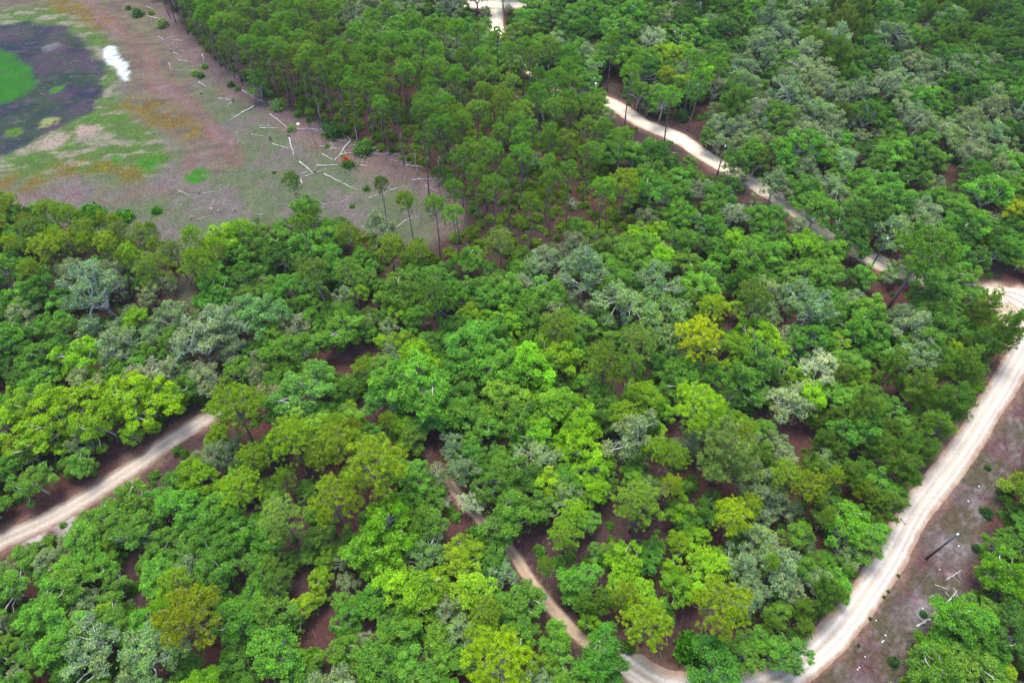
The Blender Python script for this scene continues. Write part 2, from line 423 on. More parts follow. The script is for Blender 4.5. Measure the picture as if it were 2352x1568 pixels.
# golden heath patches
for pts in ([(130,10),(180,22),(232,55)], [(305,232),(350,258),(420,300)], [(150,388),(210,380),(290,392)], [(-20,430),(60,420)]):
    q = sdist(poly_world(pts), wx, wy, False); put(lin(118,98,22), sst(6,1,q)*sst(.35,.6,n2)*.75)
BASIN = [(-300,60),(0,56),(60,48),(150,62),(200,98),(232,148),(238,205),(222,250),(150,292),(70,330),(0,356),(-300,400)]
dbn = sdist(poly_world(BASIN), wx, wy)
put(lin(44,40,72), sst(-1.2,1.5,dbn), lin(74,60,80), sst(.38,.62,fbm(X/8,Y/8,61)))
put(lin(70,74,62), sst(-1.2,1.5,dbn)*sst(.55,.7,streak)*.5)
put(lin(38,72,40), sst(-1,1,dbn)*sst(.56,.66,fbm(X/12,Y/5,67))*.6)
put(lin(44,80,44), sst(-.6,1,dbn)*sst(.56,.66,fbm(X/1.3,Y/.9,83,3))*.55); put(lin(96,84,96), sst(-.6,1,dbn)*sst(.60,.7,fbm(X/2.4,Y/.9,85,3))*.5)
ALG = [(-200,90),(0,110),(40,130),(72,158),(86,190),(62,216),(0,243),(-200,280)]
da = sdist(poly_world(ALG), wx2, wy2) + .8*(n3-.5); put(lin(38,112,4), sst(-.8,1.2,da), lin(58,98,44), sst(.6,.75,n2)*sst(12,0,da))
for (px,py,rr,c) in ((130,206,2.2,(62,124,20)),(118,108,3,(110,110,110)),(110,282,3,(140,150,90)),(30,305,2.6,(80,120,30)),(450,405,4.2,(62,124,20)),(285,500,2.6,(62,124,20)),(230,488,2.6,(62,124,20)),(362,484,2,(62,124,20)),
                     (10,478,1.4,(190,190,185)),(200,300,4,(170,150,140)),(120,325,5,(168,150,140)),(270,365,2,(62,124,20)),(340,372,4,(62,124,20))):
    gx, gy, _ = at(px,py); q = np.hypot(wx2-gx, (wy2-gy)*1.1); put(lin(*c), sst(rr,rr*.5,q)*sst(.3,.5,n3+.1))
SAND = [(233,118),(245,104),(262,106),(274,124),(288,150),(298,184),(291,190),(276,168),(262,152),(246,142)]
dsn = sdist(poly_world(SAND), wx2, wy2); put(lin(226,238,242), sst(-.5,.6,dsn)*sst(.15,.4,n3))
# right hand verge under the power line
VERGE = [(2420,800),(2352,860),(2320,925),(2275,985),(2235,1060),(2180,1150),(2125,1240),(2060,1330),(1990,1430),(1910,1530),(1860,1600),(2060,1640),(2070,1540),(2130,1450),(2190,1380),(2230,1290),(2270,1200),(2330,1100),(2420,1020)]
dv = sdist(poly_world(VERGE), wx2, wy2)
put(lin(108,78,80), sst(-1.2,1.2,dv), lin(108,96,92), sst(.4,.6,n2)); put(lin(84,84,54), sst(-1,1,dv)*sst(.46,.6,fbm(X/4,Y/4,77)+.12*sst(6,0,dv))*.7)
put(lin(176,164,174), sst(-1,1,dv)*sst(.60,.75,fbm(X/.8,Y/.8,73,2))*.3)
for (px,py,rr) in ((1950,1545,2.8),(2120,1395,3),(2200,1250,2)):
    gx, gy, _ = at(px,py); q = np.hypot(wx-gx, wy-gy); put(lin(165,155,168), sst(rr+1,rr*.3,q)*.3*n2*2)
# flat sandy shoulders beside the roads
for nm, wdt in (('right',1.3),('left',1.6),('up',2.0),('top',1.5),('track',.35)):
    L, hw = roads[nm]; q = sdist(L, wx2, wy2, False)
    put(lin(150,118,104), sst(hw+wdt, hw-.2, q)*.75)
# junction apron
AP = [(2225,640),(2290,655),(2370,660),(2500,655),(2500,850),(2352,830),(2300,790),(2290,730)]
q = sdist(poly_world(AP), wx2, wy2); put(lin(226,206,180), sst(-.8,.8,q), lin(206,180,152), n2)
# pale gap by the broken stump on the small track
for (px,py,rr,c) in ((850,920,3.2,(168,140,118)),(958,1015,1.5,(150,122,104)),(978,1040,1.2,(160,130,112)),(1060,1152,1.4,(190,165,145)),(80,1225,2.5,(196,188,184)),(150,1205,2.4,(190,184,180)),(290,1100,2,(185,170,160)),(1175,90,3,(180,150,140))):
    gx, gy, _ = at(px,py); q = np.hypot(wx2-gx, wy2-gy); put(lin(*c), sst(rr,rr*.3,q)*.8)
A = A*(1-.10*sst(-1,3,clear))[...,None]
A = A*.56*(.80+.40*fbm(X/.9, Y/.9, 71, 2))[...,None]
ny, nx = X.shape
me = bpy.data.meshes.new('ground')
me.vertices.add(nx*ny); me.vertices.foreach_set('co', np.stack([X, Y, np.zeros_like(X)],-1).astype('f').ravel())
I = (np.arange(ny-1)[:,None]*nx + np.arange(nx-1)[None,:]).ravel()
F = np.stack([I, I+1, I+nx+1, I+nx],1)
me.loops.add(F.size); me.loops.foreach_set('vertex_index', F.ravel().astype('i'))
me.polygons.add(len(F)); me.polygons.foreach_set('loop_start', (np.arange(len(F))*4).astype('i')); me.polygons.foreach_set('loop_total', np.full(len(F),4,'i'))
me.update(calc_edges=True)
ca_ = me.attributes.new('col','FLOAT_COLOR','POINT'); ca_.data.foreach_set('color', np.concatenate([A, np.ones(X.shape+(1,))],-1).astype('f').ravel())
m, n, b = mat('ground_cover')
at_ = node(n,'ShaderNodeAttribute', attribute_name='col'); oc = objcoord(n)
f1 = noise(n, 1.6, 8, .75, oc); f2 = noise(n, 6.0, 4, .8, oc); f3 = noise(n, .35, 4, .6, oc)
c = mixrgb(n, at_.outputs['Color'], ramp(n, f1, .3, .72, (.45,.46,.46), (1.6,1.58,1.55)), 1.0, 'MULTIPLY')
c = mixrgb(n, c, ramp(n, f2, .32, .68, (.6,.6,.6), (1.42,1.4,1.38)), 1.0, 'MULTIPLY')
c = mixrgb(n, c, ramp(n, f3, .35, .65, (.88,.9,.9), (1.12,1.1,1.1)), 1.0, 'MULTIPLY')
n.links.new(c, b.inputs['Base Color']); b.inputs['Roughness'].default_value = .95
bp = node(n,'ShaderNodeBump'); bp.inputs['Strength'].default_value = .6; bp.inputs['Distance'].default_value = .25; n.links.new(f1, bp.inputs['Height']); n.links.new(bp.outputs[0], b.inputs['Normal'])
me.materials.append(m); g = link('ground', me); tag(g, kind='structure')

# ------------------------------------------------------------------ ROADS: ragged ribbons of pale sand with wheel ruts
def road(name, key, z, c_mid, c_rut, c_edge, ruts, kf=.64):
    L, hw = roads[key]; d = np.gradient(L, axis=0)
    # resample every .5 m
    seg = np.r_[0, np.cumsum(np.hypot(*np.diff(L,axis=0).T))]; s = np.arange(0, seg[-1], .5)
    P = np.stack([np.interp(s, seg, L[:,0]), np.interp(s, seg, L[:,1])],1); d = np.gradient(P, axis=0)
    k = np.ones(9)/9; d = np.stack([np.convolve(np.pad(d[:,i],4,'edge'), k, 'valid') for i in (0,1)],1); d = unit(d)
    nrm = np.stack([-d[:,1], d[:,0]],1); m = 28; u = np.linspace(-1,1,m+1)
    ed = lambda q: .45*fbm(s/11, s*0+q, len(key), 2) + .35*fbm(s/3.7, s*0+q+5, len(key)+1, 3) + .35*fbm(s/.9, s*0+q+9, len(key)+2, 2); nl = ed(3.1); nr = ed(9.7); tp = np.sqrt(np.clip(np.minimum(s, s[-1]-s)/2.5, .02, 1))
    wl = hw*(.78+.42*nl)*tp ; wr = hw*(.78+.42*nr)*tp
    W = np.where(u[None,:] < 0, wl[:,None]*u[None,:], wr[:,None]*u[None,:])
    V = P[:,None,:] + nrm[:,None,:]*W[...,None]
    zz = z + .02*fbm(V[...,0]*.5, V[...,1]*.5, 3) - sum(.03*np.exp(-((W-r_)/.28)**2) for r_ in ruts)
    zz = np.maximum(zz*sst(1.0,.85,np.abs(u))[None,:], .004)
    rm = sum(np.exp(-((W-r_)/.3)**2) for r_ in ruts); rm = np.clip(rm,0,1)*(.5+.8*(fbm(s/22, s*0, 5, 2)-.2))[:,None]
    nn = fbm(V[...,0]/5, V[...,1]/5, 12); f = fbm(s[:,None]/34+0*W, W*2.6, 15)
    e = sst(.62,.98,np.abs(u)[None,:] + .5*(fbm(V[...,0]/1.1, V[...,1]/1.1, 19)-.5))
    C = kf*c_mid*(1-.30*nn[...,None]) * (.62+.72*f[...,None]); C = C*(1-rm[...,None]*.75) + c_rut*(kf*1.22)*rm[...,None]*.75
    C = C*(1-e[...,None]) + (kf*.9)*c_edge*e[...,None]
    ns, nu = len(s), m+1; me = bpy.data.meshes.new(name)
    me.vertices.add(ns*nu); me.vertices.foreach_set('co', np.concatenate([V, zz[...,None]],-1).astype('f').ravel())
    I = (np.arange(ns-1)[:,None]*nu + np.arange(nu-1)[None,:]).ravel(); F = np.stack([I, I+nu, I+nu+1, I+1],1)
    me.loops.add(F.size); me.loops.foreach_set('vertex_index', F.ravel().astype('i'))
    me.polygons.add(len(F)); me.polygons.foreach_set('loop_start', (np.arange(len(F))*4).astype('i')); me.polygons.foreach_set('loop_total', np.full(len(F),4,'i'))
    me.update(calc_edges=True)
    a = me.attributes.new('col','FLOAT_COLOR','POINT'); a.data.foreach_set('color', np.concatenate([C, np.ones(C.shape[:2]+(1,))],-1).astype('f').ravel())
    me.materials.append(M_SAND); o = link(name, me); tag(o, kind='structure'); return o
M_SAND, n, b = mat('pale_sand')
at_ = node(n,'ShaderNodeAttribute', attribute_name='col'); oc = objcoord(n); f1 = noise(n, 2.2, 8, .7, oc); f2 = noise(n, 9, 3, .7, oc)
c = mixrgb(n, at_.outputs['Color'], ramp(n, f1, .3, .7, (.8,.79,.77), (1.14,1.14,1.14)), 1.0, 'MULTIPLY')
c = mixrgb(n, c, ramp(n, f2, .3, .7, (.9,.9,.9), (1.08,1.08,1.08)), 1.0, 'MULTIPLY')
n.links.new(c, b.inputs['Base Color']); b.inputs['Roughness'].default_value = .95
bp = node(n,'ShaderNodeBump'); bp.inputs['Strength'].default_value = .4; bp.inputs['Distance'].default_value = .1; n.links.new(f1, bp.inputs['Height']); n.links.new(bp.outputs[0], b.inputs['Normal'])
road('dirt_road', 'up', .030, lin(236,222,196), lin(214,196,172), lin(190,165,145), (-1.0,1.0), .86)
road('dirt_road', 'top', .045, lin(236,226,210), lin(220,206,190), lin(190,165,145), (-1.0,1.0), .80)
road('dirt_road', 'right', .060, lin(232,216,196), lin(250,246,240), lin(196,164,140), (.5,1.3,-.7), .57)
road('dirt_road', 'left', .038, lin(218,198,176), lin(242,234,222), lin(168,140,122), (.65,-.6), .52)
road('dirt_track', 'track', .052, lin(206,180,150), lin(222,200,176), lin(160,126,108), (-.5,.5), .50)

# ------------------------------------------------------------------ TREE KINDS
TINT = {'b': (.215,.425,.012), 'g': (.125,.310,.034), 'd': (.066,.180,.022), 'y': (.215,.315,.150), 'P': (.270,.415,.014), 'p': (.148,.300,.026), 'f': (.120,.230,.018)}
OAK_GREEN = [make_oak(100+i, 3.3, 8, 25, 1.0, leaf=.16) for i in range(8)]
OAK_BIG = [make_oak(150+i, 4.8, 9, 50, 1.0, leaf=.16) for i in range(3)]
OAK_GREY = [make_oak(200+i, 3.3, 7.6, 24, .85, leaf=.15, open_=.24, twigs=14) for i in range(5)]
PINE_TALL = [make_pine(300+i, 16, 2.5, .69, 95, .38) for i in range(5)]
PINE_BROAD = [make_pine(350+i, 11.5, 3.5, .46, 150, .42, True, 38) for i in range(4)]
SCRUB = [make_scrub_pine(400+i) for i in range(4)]
BARE = [make_bare(500+i, 8, 0) for i in range(2)] + [make_bare(510+i, 8.5, 7) for i in range(2)]
SHRUB = [make_shrub(600+i) for i in range(4)]
KIND = {  # code: (kind name, variants, crown radius, crown height for the picture, colour words)
    'b': ('oak', OAK_GREEN, 3.3, 5.8, 'bright yellow-green'), 'g': ('oak', OAK_GREEN, 3.3, 5.8, 'mid green'), 'd': ('oak', OAK_GREEN, 3.3, 5.8, 'dark green'),
    'y': ('oak', OAK_GREY, 3.3, 5.6, 'grey-green'), 'p': ('pine', PINE_TALL, 2.5, 13.5, 'tall slender'), 'P': ('pine', PINE_BROAD, 3.5, 8.6, 'broad yellow-green'),
    'f': ('scrub', SCRUB, 3.0, 5.5, 'feathery')}
GRID = ["....ppyyyygygdgyddyfdyfd","....pppppgyggydgbyyfdydd","......ppppppgpgpgyyydgyd","........ppppppggdyygygyy",
        "..........ppppgggggygygg","PPPPPgdpppppgygbggggyygd","ggyygdgpgppgyygygygggygg","gyyyyygygggbggpyybyggygf",
        "dgygyygggbggbggpggybgff.","bbbbgbgggbggbbbPggyfgff.","bbgg.bPgPgyggbgyPfyfgff.","ggg.gggPPgggbggPgyPygf..",
        "ggggggggggbggPggbPbygg.g","gygggggbgbgbggbbbgyg...g","ggggPgggggyggbbPgggf..gg","ggybbgbggggPygg....g.ggg"]
def code_at(px, py, r):
    c = int(np.clip((px + r.normal(0,45))//98, 0, 23)); w = int(np.clip((py + r.normal(0,40))//98, 0, 15))
    k = GRID[w][c]
    if k == '.': k = 'g'
    u = r.random()
    if k in 'gbdy' and u < .22: k = r.choice(['g','b','y','d'] if py > 500 else ['g','y','d','y'])
    return str(k)

road_pts = []                     # (px, py, clear radius px): ground that stays visible between the crowns
def road_clear(key, x0=0, x1=2352, y0=0, y1=1568, f=.85):
    L, hw = roads[key]
    for x, y in L:
        px, py, dpt = proj(x, y, 0)
        if x0 <= px <= x1+60 and y0 <= py <= y1+60: road_pts.append((px, py, hw*FX/dpt*f))
road_clear('right', 1400, 2500, 650, 1700, .95)
road_clear('left', -100, 440, 960, 1500, 1.0)
road_clear('track', 1255, 1345, 1370, 1480, 1.0)
GAPS = [(1720,417,12),(1788,459,10),(1820,483,9),(1858,508,9),(1905,538,9),(1460,275,16),(1525,298,20),(925,215,7),(926,240,9),(926,262,8),(1140,60,10),(1146,18,16),(1180,10,12),(1100,10,10),(1412,242,14),(1450,268,22),(1500,288,26),(1550,305,26),(1592,338,14),(1640,372,11),(1748,435,9),(1818,492,8),(1985,592,20),(2018,606,16),(2095,637,10),
        (1188,1288,16),(1206,1315,14),(1062,1150,14),(850,918,16),(432,684,24),(745,815,22),(812,806,15),(985,1000,22),(990,1035,16),(1078,1190,22),(230,1030,20),(290,1060,24),(150,1110,22),(85,1165,26),(60,1190,20),(20,1190,18),
        (1402,165,20),(1412,190,20),(1575,268,20),(1590,292,16),(1620,245,12),(2190,400,22),(2215,395,15),(1800,955,26),(1840,1005,22),(1565,1440,30),(1605,1490,36),(1540,1475,22),(1660,1500,16),(1470,1490,18),(1412,1450,14),(1385,1210,8),
        (1220,1245,16),(672,1150,12),(700,1318,12),(298,1372,14),(2300,632,22),(2345,640,20),(2260,640,10),(1240,1440,12),(1232,1490,12),(860,1420,10),(1370,1330,12),(470,1510,14),(1640,1230,12),(1420,1130,10),(1510,1180,8),(1590,1130,8),
        (830,1320,10),(560,960,8),(440,1000,20),(345,1010,16),(1010,1255,10),(690,1450,8),(105,705,8),(170,700,7),(2100,410,8),(2350,1060,20),(1850,1170,8)]
gaps = np.array(GAPS + road_pts)
clearP, vergeP, apronP = poly_world(CLEARING), poly_world(VERGE), poly_world(AP)

# hand placed, recognisable trees: (x, y of the crown, crown radius in px, code, optional label)
HAND = [
 (1608,775,52,'P',"brightest yellow broad pine, right of the photo's centre",(.30,.36,.005)), (1640,705,38,'P',None,None), (1590,948,62,'P',None,None), (1665,1045,78,'f',"largest feathery grey-green scrub pine, radiating crown, lower right of centre",(.13,.20,.06)),
 (1702,1000,34,'P',None,None), (1545,1062,36,'P',None,None), (1852,1122,42,'P',None,None), (1680,1190,46,'P',None,(.23,.33,.008)), (1465,1165,56,'P',None,(.15,.25,.03)), (1298,1228,42,'P',None,None),
 (1652,1392,66,'P',"dense round yellow-green pine just above the bottom bend of the sand road",None), (1146,1522,78,'P',"broad tufted yellow-green pine cut by the bottom edge",(.20,.31,.008)), (432,1430,72,'P',"round olive-green pine near the lower left corner, alone among oaks",(.16,.20,.008)),
 (536,938,66,'P',"large olive-green pine right above the upper end of the lower left road",(.13,.22,.01)), (676,1018,56,'P',None,None), (872,1085,70,'P',None,None), (765,1155,60,'P',None,None), (650,1185,56,'P',None,(.15,.24,.05)), (560,1118,48,'P',None,None),
 (362,630,46,'P',"pale-limbed pine leaning beside the path gap on the left",(.13,.20,.03)), (1492,1440,58,'P',None,(.18,.28,.01)), (1470,1370,40,'b',None,None), (1286,748,46,'P',None,(.12,.20,.02)), (1460,795,44,'P',None,(.14,.22,.05)), (1385,835,50,'P',None,(.10,.17,.015)),
 (1000,690,48,'P',None,(.07,.15,.02)), (2118,588,70,'P',"wide flat-topped pine leaning over the upper road near the right edge",(.08,.18,.02)), (1720,695,44,'P',None,(.09,.16,.02)), (1435,425,38,'P',"bright yellow-green pine standing tall right of the pine stand",(.17,.25,.01)),
 (1530,180,20,'P',"small yellow pine with bare trunk above the upper road",(.22,.27,.005)), (2100,75,18,'b',None,(.20,.27,.01)), (2330,480,34,'b',"golden-green oak at the right edge, above the junction",(.20,.26,.005)),
 (2262,708,34,'f',None,(.12,.20,.01)), (2300,770,48,'f',"dark feathery scrub pine reaching furthest over the right road",None), (2218,850,52,'f',None,None), (2185,930,52,'f',None,None), (2110,890,46,'f',None,(.10,.18,.02)), (2050,855,40,'f',None,None), (2255,815,40,'f',None,(.05,.12,.02)),
 (2145,985,46,'f',None,None), (2040,1165,46,'f',None,None), (1985,1130,30,'f',None,(.14,.20,.01)), (1978,940,50,'f',None,None), (1895,1365,46,'f',None,None), (1350,1385,34,'f',None,None), (1390,1380,34,'f',None,None), (1770,1430,28,'f',None,None), (1930,870,30,'f',None,None),
 (1945,1085,40,'f',None,None),(1690,650,30,'f',None,None),
 (1882,845,44,'y',"whitish lichen-grey oak with pale limbs, right of the centre",(.30,.36,.26)), (1825,912,48,'y',None,(.20,.27,.15)), (1500,88,32,'y',None,(.20,.27,.19)), (1452,1000,60,'y',None,None), (1300,1150,40,'y',None,(.13,.21,.09)), (1230,1040,44,'y',None,None),
 (450,770,64,'y',"largest grey-green oak, left of the leaf-litter clearing",(.15,.21,.14)), (520,730,54,'y',None,(.14,.21,.13)), (400,720,40,'y',None,None), (215,655,66,'y',None,(.11,.19,.12)), (170,630,40,'y',None,None), (585,710,56,'g',None,(.11,.24,.09)), (1850,690,56,'y',None,(.11,.2,.1)), (2100,745,46,'y',None,None),
 (1340,620,60,'y',None,None), (1440,690,54,'y',None,None), (1500,640,50,'y',None,None), (1545,710,60,'y',"broad grey-green oak with many visible limbs, upper right of centre",(.11,.21,.06)), (1080,1150,30,'y',None,(.24,.32,.22)), (970,1275,44,'y',None,(.11,.22,.06)), (1740,1100,46,'y',None,None), (1750,1240,46,'y',None,(.15,.24,.09)),
 (1335,1500,0,'',None,None), (1120,1480,0,'',None,None),
 (310,895,72,'b',"broadest bright yellow-green oak, on the left above the sand road",(.17,.30,.006)), (130,925,70,'b',None,(.16,.28,.008)), (90,985,50,'b',None,None), (195,810,44,'b',None,None), (230,960,48,'b',None,None), (950,850,96,'g',"largest bright green oak, left of the photo's centre",(.10,.26,.03)),
 (1080,770,64,'g',None,(.09,.25,.035)), (1130,830,60,'g',None,(.1,.25,.03)), (1010,920,56,'g',None,(.08,.22,.05)), (890,915,44,'g',None,(.08,.22,.04)), (1340,960,56,'b',None,(.13,.28,.01)), (1270,930,48,'b',None,(.12,.26,.02)), (1150,900,44,'b',None,(.14,.26,.03)), (1330,1010,44,'b',None,None), (900,1215,60,'b',None,(.11,.26,.01)), (830,1260,50,'b',None,(.1,.24,.02)),
 (910,1330,46,'b',None,None), (960,1370,52,'b',None,None), (1080,1345,52,'b',None,(.16,.29,.02)), (1160,1400,42,'g',None,None), (720,990,50,'b',None,(.14,.26,.04)), (680,890,70,'g',None,(.1,.23,.05)), (300,1150,44,'g',None,None), (1160,1190,50,'g',None,None),
 (1590,1010,36,'y',None,None),(1940,1200,48,'g',None,(.1,.26,.02)), (1990,1230,44,'g',None,None), (1800,1290,48,'y',None,None), (1640,1540,60,'g',"green oak rounding the inside of the bottom bend",(.06,.19,.03)), (1700,1510,44,'g',None,None), (1820,1500,40,'g',None,(.08,.2,.04)),
 (1378,1515,56,'g',"green oak covering the track's end at the bottom bend",(.05,.17,.02)), (1310,1550,40,'g',None,None), (2200,1420,56,'g',None,(.07,.2,.02)), (2240,1530,56,'g',None,None), (2310,1310,48,'g',None,(.08,.2,.01)), (2150,1500,40,'g',None,(.09,.2,.01)), (2330,1440,50,'d',None,None),
 (965,90,30,'b',"bright green round oak behind the tall pine stand",(.09,.24,.005)), (920,85,24,'g',None,None), (845,90,24,'b',None,(.13,.2,.03)),
 (675,435,22,'P',"small-crowned pine standing alone at the clearing's lower edge",(.09,.17,.02)), (700,480,34,'g',None,None), (640,540,30,'g',None,None), (870,520,34,'y',None,None), (215,500,26,'g',None,(.05,.16,.005)), (75,530,40,'P',None,(.1,.17,.03)), (190,530,34,'P',None,(.13,.2,.02)),
 (590,180,26,'g',None,(.1,.21,.05)), (1690,240,40,'f',None,(.08,.17,.02)), (2245,400,30,'d',None,None),
 (330,556,34,'P',"pale thin-crowned pine at the clearing's lower left edge",(.13,.19,.06)), (402,585,32,'P',"pale pine standing at the mouth of the red path",(.13,.18,.05)), (285,545,28,'P',None,(.12,.18,.05)), (455,612,26,'g',None,(.10,.18,.02)),
 (720,512,26,'P',None,(.08,.16,.02)), (800,545,30,'P',None,(.13,.2,.02)), (960,585,30,'P',None,(.15,.23,.02)), (895,570,34,'P',"bright thin pine in front of the grey log",(.16,.24,.02)), (1150,560,36,'P',None,(.15,.21,.06)),
]
HAND = [h for h in HAND if h[2] > 0]
trees = []      # dict(x,y,R,code,px,py,size,label)
cells = {}
def near_ok(x, y, Rr, f):
    cx, cy = int(x//5), int(y//5)
    for i in range(cx-2, cx+3):
        for j in range(cy-2, cy+3):
            for (a, b_, r2) in cells.get((i,j), ()):
                if (a-x)**2 + (b_-y)**2 < (f*(Rr+r2))**2: return False
    return True
def add_tree(x, y, Rr, code, label=None, tint=None, r=rng):
    zc = KIND[code][3]*Rr/KIND[code][2]; px, py, dpt = proj(x, y, zc)
    Rr = min(Rr, 5.6); t = dict(x=x, y=y, R=Rr, code=code, px=px, py=py, size=Rr*FX/dpt, label=label)
    tt = np.array(tint)*[1.45,1.5,1.2] if tint else np.array(TINT[code])*r.uniform(.78,1.25); 
    if not tint: tt = tt*(1+r.normal(0,.085,3)); k = r.random()*.3; tt = tt*(1-k) + np.array(TINT['g'])*k
    t['tint'] = np.clip(tt, .005, .6); t['hand'] = bool(label or tint)
    trees.append(t); cells.setdefault((int(x//5), int(y//5)), []).append((x, y, Rr))
for (px, py, pr, code, lab, tint) in HAND:
    base = KIND[code]
    Rr = 3.0
    for _ in range(3):
        x, y, _z = at(px, py, base[3]*Rr/base[2]); Rr = pr*proj(x, y, base[3])[2]/FX
    add_tree(x, y, Rr, code, lab, tint)
# front row of the pine stand, their bare trunks standing at the edge of the clearing
er = np.random.default_rng(55); EL = smooth_line(poly_world([(392,35),(455,100),(560,195),(640,228),(720,262),(800,300),(880,330),(960,372),(1020,398),(1060,440)]))
es = np.r_[0, np.cumsum(np.hypot(*np.diff(EL,axis=0).T))]; q = 0
while q < es[-1]:
    for off in (0, 3.4):
        ex = np.interp(q+off*.4, es, EL[:,0])+er.normal(0,.5)+off*.55; ey = np.interp(q+off*.4, es, EL[:,1])+er.normal(0,.6)+off*.85; Rr = er.uniform(2.0,2.8)
        c13 = proj(ex, ey, 13)
        if (np.hypot(gaps[:,0]-c13[0], gaps[:,1]-c13[1]) > gaps[:,2] + Rr*FX/c13[2]*.8).all(): add_tree(ex, ey, Rr, 'p', None, None, er)
    q += er.uniform(3.3,5.6)
# the rest: dart throwing over the forested ground, in view and a little beyond
N = 42000
cx_ = rng.uniform(-185, 185, N); cy_ = rng.uniform(2, 262, N)
keep = np.abs(cx_) < 62 + cy_*.60
cx_, cy_ = cx_[keep], cy_[keep]
dC = sdist(clearP, cx_, cy_); dV = sdist(vergeP, cx_, cy_); dA = sdist(apronP, cx_, cy_)
dR = np.full(cx_.shape, 1e9)
for k, (L, hw) in roads.items(): dR = np.minimum(dR, sdist(L, cx_, cy_, False) - hw - (-.6 if k == 'track' else -.7 if k == 'up' else .8))
SPARSE = poly_world([(1290,400),(1420,420),(1480,560),(1330,600),(1000,618),(850,600),(760,545),(900,520),(960,560),(1030,560),(1070,500),(1150,470)])
STAND = poly_world([(360,-60),(700,-60),(720,60),(900,130),(1130,190),(1280,200),(1330,290),(1420,380),(1330,470),(1100,470),(1010,400),(840,330),(600,210),(480,120)])
sS = sdist(STAND, cx_, cy_); sP = sdist(SPARSE, cx_, cy_)
for i in range(len(cx_)):
    x, y = cx_[i], cy_[i]
    if dC[i] > -.8 or dV[i] > -1.2 or dA[i] > -.6 or dR[i] < 0: continue
    px, py, dpt = proj(x, y, 6)
    k = code_at(px, py, rng)
    if sS[i] > 0: k = 'p' if rng.random() < .88 else k
    elif k == 'p' and sS[i] < -10 and rng.random() < .45: k = 'g'
    if sP[i] > 0: k = 'p' if rng.random() < .75 else k
    base = KIND[k]
    if base[0] == 'pine' and k == 'p': Rr = rng.uniform(2.0, 3.1); f = .80
    else: Rr = float(np.clip(rng.lognormal(math.log(2.2+.7*min(1,max(0,(y-60)/110))), .28), 1.2, 4.3)); f = .58
    if sP[i] > 0: f = 1.0
    if dC[i] > -3 and k != 'p': Rr *= .7
    if not near_ok(x, y, Rr, f): continue
    cpx, cpy, cd = proj(x, y, base[3]*Rr/base[2] if k != 'p' else 13); rp = Rr*FX/cd
    d = np.hypot(gaps[:,0]-cpx, gaps[:,1]-cpy)
    if (d < gaps[:,2] + rp*.80).any(): continue
    add_tree(x, y, Rr, k)
def inframe(t, m=0): return -t['size']+m < t['px'] < 2352+t['size']-m and -t['size']+m < t['py'] < 1568+t['size']-m

# ------------------------------------------------------------------ labels: colour and kind, then rank and direction from the nearest landmark
MARKS = [(480,60,"the pine stand's upper end"),(720,190,"the pine stand's middle"),(945,140,"the round oak behind the pines"),(1130,330,"the pine stand's lower middle"),(1700,100,"the upper right wood's left part"),(1950,330,"the upper right wood's middle"),(1620,520,"the wood below the upper road"),(1500,1300,"the litter gaps lower right"),(620,1350,"the lower left wood's middle"),(2160,1250,'the power pole on the verge'),(270,145,'the white sand patch'),(775,365,'the pile of crossed logs'),(926,240,'the orange-barked pine'),(1608,775,'the brightest yellow pine'),
 (1500,290,"the upper road's widest gap"),(2320,700,"the right edge road junction"),(1700,1585,"the sand road's bottom bend"),(450,975,"the left road's upper end"),(0,1243,"the left road's left end"),
 (765,810,"the leaf-litter clearing"),(1880,845,'the whitish lichen-grey oak'),(850,920,"the track's pale sand gap"),(1340,1468,"the small track's lower end"),(1060,1150,"the track's short sandy glimpse"),
 (430,685,"the red path gap, left"),(1145,1520,"the bottom edge's tufted pine"),(432,1430,"the lower left olive pine"),(1652,1392,"the dense bottom bend pine"),(450,770,'the largest grey oak'),
 (0,1568,"the photo's lower left corner"),(2352,0,"the photo's upper right corner"),(2352,1568,"the photo's lower right corner"),(1176,784,"the photo's very centre"),(1500,90,"the pale topmost oak"),(2190,170,"the white dead crown"),
 (1530,180,"the small yellow pine"),(1315,450,"the bare grey tree"),(980,430,"the lone clearing pine"),(1280,1505,"the pale bottom tree"),(1665,1045,'the largest feathery pine'),(1810,965,"the red litter opening"),
 (2118,588,"the flat road pine"),(230,1030,"the left road's litter strip"),(1146,18,"the top sandy crossing"),(310,895,'the broadest yellow-green oak'),(2190,400,"the upper red hollow"),
 (2330,480,"the golden edge oak"),(950,850,'the largest bright green oak'),(900,1215,"the bright lower oak"),(1190,1290,"the track's bend below centre"),(0,560,"the left edge's middle"),(675,435,'the lone pine below the clearing'),
 (640,1330,'the dark hollow between lower oaks'),(1850,300,'the oaks north of the upper road'),(1940,1200,"the oak beside the right road")]
MARKS = [m_ for m_ in MARKS if m_[2] not in ('the dark hollow between lower oaks','the oaks north of the upper road')]
ORD = ['nearest','second nearest','third nearest','fourth nearest','fifth nearest','sixth nearest','seventh nearest','eighth nearest','ninth nearest','tenth nearest','eleventh nearest','twelfth nearest','thirteenth nearest','fourteenth nearest','fifteenth nearest','sixteenth nearest','seventeenth nearest','eighteenth nearest','nineteenth nearest','twentieth nearest','twenty-first nearest','twenty-second nearest','twenty-third nearest','twenty-fourth nearest']
DIRS = ['right of','upper right of','straight above','upper left of','left of','lower left of','straight below','lower right of']
SIZEW = lambda R_: 'small' if R_ < 2.1 else ('large' if R_ > 3.1 else 'medium')
